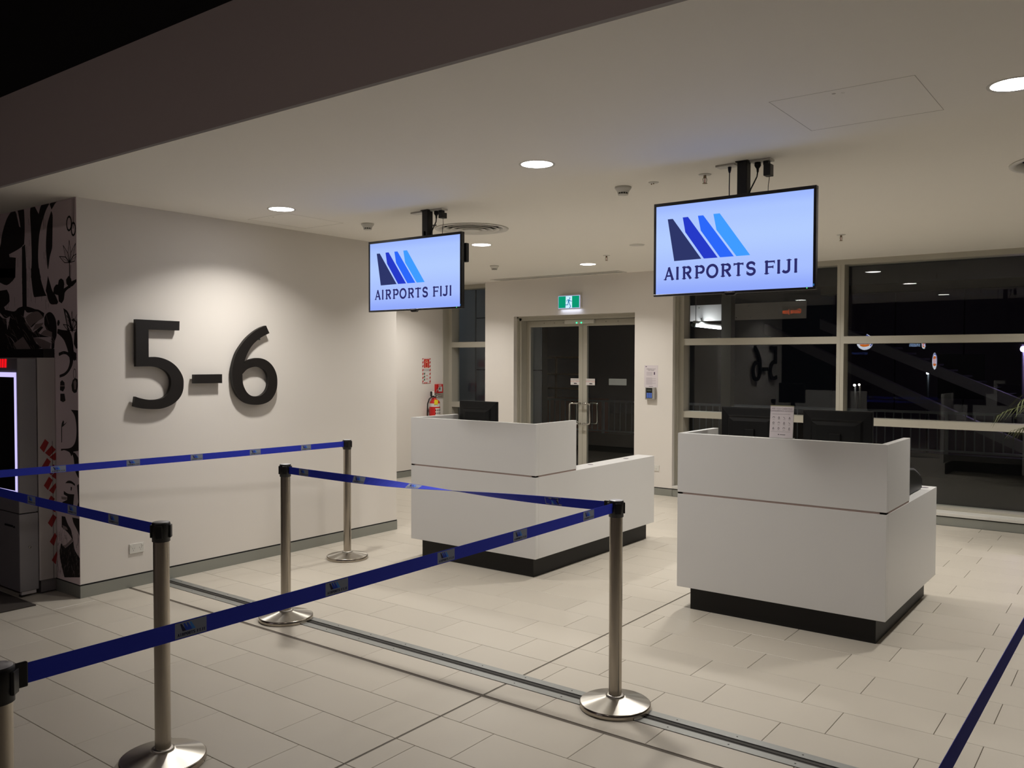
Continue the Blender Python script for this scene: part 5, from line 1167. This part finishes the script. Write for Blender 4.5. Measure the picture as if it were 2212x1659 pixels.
# cladding wall beyond the left window
cw = box('wall_cladding_core', 12.24, 12.4, 8.56, 12.5, -0.02, 4.0, M_BLACKGAP, kind='structure')
M_CLAD = mat('grey_cladding', (176, 178, 182), 0.75, var=0.12, vscale=3)
for y0, y1, zs in ((8.57, 10.02, (0.0, 0.58, 1.555, 2.505, 3.3)), (10.05, 11.5, (0.0, 3.3)), (11.53, 12.5, (0.0, 1.555, 3.3))):
    for z0, z1 in zip(zs, zs[1:]): box('cladding_panel', 12.20, 12.24, y0, y1, z0 + 0.007, z1 - 0.007, M_CLAD, cw)
# stair flights and column far outside
st = thing('outside_staircase', 'pair of parallel sloping grey stair beams in the dark beyond the right window', 'staircase', (20, 0, 0))
M_STAIR = mat('stair_steel', (112, 106, 112), 0.6)
def sl(y0, z0, y1, z1, th): return [(y0, z0), (y1, z1), (y1, z1 - th), (y0, z0 - th)]
MB().prism([sl(6.2, 2.70, 0.6, 0.28, 0.23)], 0, 0.25, lambda a, b, d: (d, a, b)).obj('stair_beam', M_STAIR, st)
MB().prism([sl(7.4, 2.60, 1.9, 0.02, 0.22)], -0.3, -0.05, lambda a, b, d: (d, a, b)).obj('stair_beam', M_STAIR, st)
for k in range(18):
    y = 6.0 - 0.29 * k; z = 2.70 - (6.2 - y) * 0.432 - 0.10
    MB().box(0.25, 1.3, y - 0.14, y + 0.14, z, z + 0.04).obj('tread', M_DARKPAINT, st)
box('column_stairs', 20.6, 20.85, 4.9, 5.12, -3.2, 3.2, M_STAIR, st)
# yellow work platform behind the doors
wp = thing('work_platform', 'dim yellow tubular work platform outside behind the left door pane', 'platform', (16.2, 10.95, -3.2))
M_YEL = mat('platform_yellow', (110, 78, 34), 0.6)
m = MB()
for dy_ in (-0.7, 0.0, 0.7): m.tube([(0, dy_, 4.05), (0, dy_, 5.0)], 0.03, 6)
for z in (4.3, 4.62, 5.0): m.tube([(0, -0.7, z), (0, 0.7, z)], 0.025, 6)
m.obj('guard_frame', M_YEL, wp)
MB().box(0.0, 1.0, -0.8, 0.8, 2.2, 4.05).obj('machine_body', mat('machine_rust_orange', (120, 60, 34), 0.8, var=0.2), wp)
m = MB()
for a in (0.1, 0.9):
    for b in (-0.7, 0.7): m.box(a - 0.04, a + 0.04, b - 0.04, b + 0.04, 0.0, 2.2)
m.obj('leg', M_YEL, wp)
# three small far lights and the purple glow at the right
def far_lamp(x, y, z, r, col, s, label):
    t = thing('distant_lamp', label, 'lamp', (x, y, z), group=None)
    MB().lathe([(0.0, -r), (r * 0.7, -r * 0.7), (r, 0), (r * 0.7, r * 0.7), (0.0, r)], 14).obj('bulb', glow('far_lamp_%d' % int(x * 10), col, s), t)
    MB().tube([(0.1, 0, -3.2 - z), (0.1, 0, 0.1)], 0.05, 6).box(-0.05, 0.15, -0.04, 0.04, r * 0.9, r * 0.9 + 0.05).obj('lamp_post', M_BLACKM, t)
for i, (p, l) in enumerate(zip(FARL, ('tiny far bright lamp seen left in the dark right window', 'tiny far lamp beside the leftmost distant lamp', 'tiny far lamp under the stair beam in the right window', 'violet-white far lamp at the right edge of the window'))):
    far_lamp(p[0], p[1], p[2], (0.04, 0.035, 0.04, 0.08)[i], ((255, 250, 245), (255, 240, 225), (225, 240, 255), (190, 170, 255))[i], (30, 22, 26, 60)[i], l)
ld = bpy.data.lights.new('violet_lamp', 'POINT'); ld.energy = 25; ld.color = (0.65, 0.45, 1.0); ld.shadow_soft_size = 0.15
lo = bpy.data.objects.new('violet_lamp', ld); COL.objects.link(lo); lo.location = (FARL[3][0] - 0.4, FARL[3][1], FARL[3][2])
bb = thing('far_building', 'dark far building with dim violet wall panels beyond the right window', 'building', (34, 3, -3.2))
M_FB = mat('far_wall', (92, 84, 92), 0.9, var=0.15, vscale=0.6)
for k in range(7): MB().box(0.0, 0.3, -9 + 2.3 * k, -9 + 2.3 * k + 2.25, 0, 7.5).obj('wall_panel', M_FB, bb)
MB().box(-0.4, 3, -9.2, 7.4, 7.5, 7.8).obj('roof', M_DARKPAINT, bb)
for k in range(4): MB().box(-0.02, 0.0, -8.4 + 3.4 * k, -6.9 + 3.4 * k, 3.6, 5.2).obj('window', M_BLACK, bb)

# added out-of-view fill light that washes the stairs outside
t = thing('stair_fill_light', 'added fill light under the outdoor canopy beyond the right edge of the view', 'fill light', (15.2, -1.6, 2.9))
MB().box(-0.06, 0.0, -0.10, 0.10, -0.07, 0.07).tube([(-0.03, 0, 0.07), (-0.03, 0, 0.15)], 0.012, 8).obj('housing', M_BLACKM, t)
MB().box(0.0, 0.004, -0.09, 0.09, -0.06, 0.06).obj('lens', glow('stair_fill_lens', (1.0, 0.93, 0.9), 6.0, True), t)
ld = bpy.data.lights.new('stair_fill_lamp', 'AREA'); ld.shape = 'RECTANGLE'; ld.size = 0.18; ld.size_y = 0.12; ld.energy = 45; ld.color = (1.0, 0.92, 0.92)
lo = bpy.data.objects.new('stair_fill_lamp', ld); COL.objects.link(lo); lo.parent = t; lo.location = (0.012, 0, 0)
lo.rotation_euler = Vector((1.0, 0.75, -0.15)).to_track_quat('-Z', 'Y').to_euler()

# small unseen fill light, added outside to brighten the grey cladding
t = thing('cladding_fill_light', 'small added fill light under the canopy beside the grey cladding, out of view', 'lamp', (10.75, 11.9, 2.95))
MB().lathe([(0.0, 0.10), (0.07, 0.10), (0.09, 0.0), (0.0, 0.0)], 20).obj('body', M_GREYP, t)
MB().disc((0, 0, -0.002), 0.07, 20).obj('lens', glow('cladding_fill_lens', (0.8, 0.9, 1.0), 6.0, True), t)
ld = bpy.data.lights.new('cladding_fill_lamp', 'POINT'); ld.energy = 14; ld.color = (0.82, 0.92, 1.0); ld.shadow_soft_size = 0.06
lo = bpy.data.objects.new('cladding_fill_lamp', ld); COL.objects.link(lo); lo.parent = t; lo.location = (0, 0, -0.08)
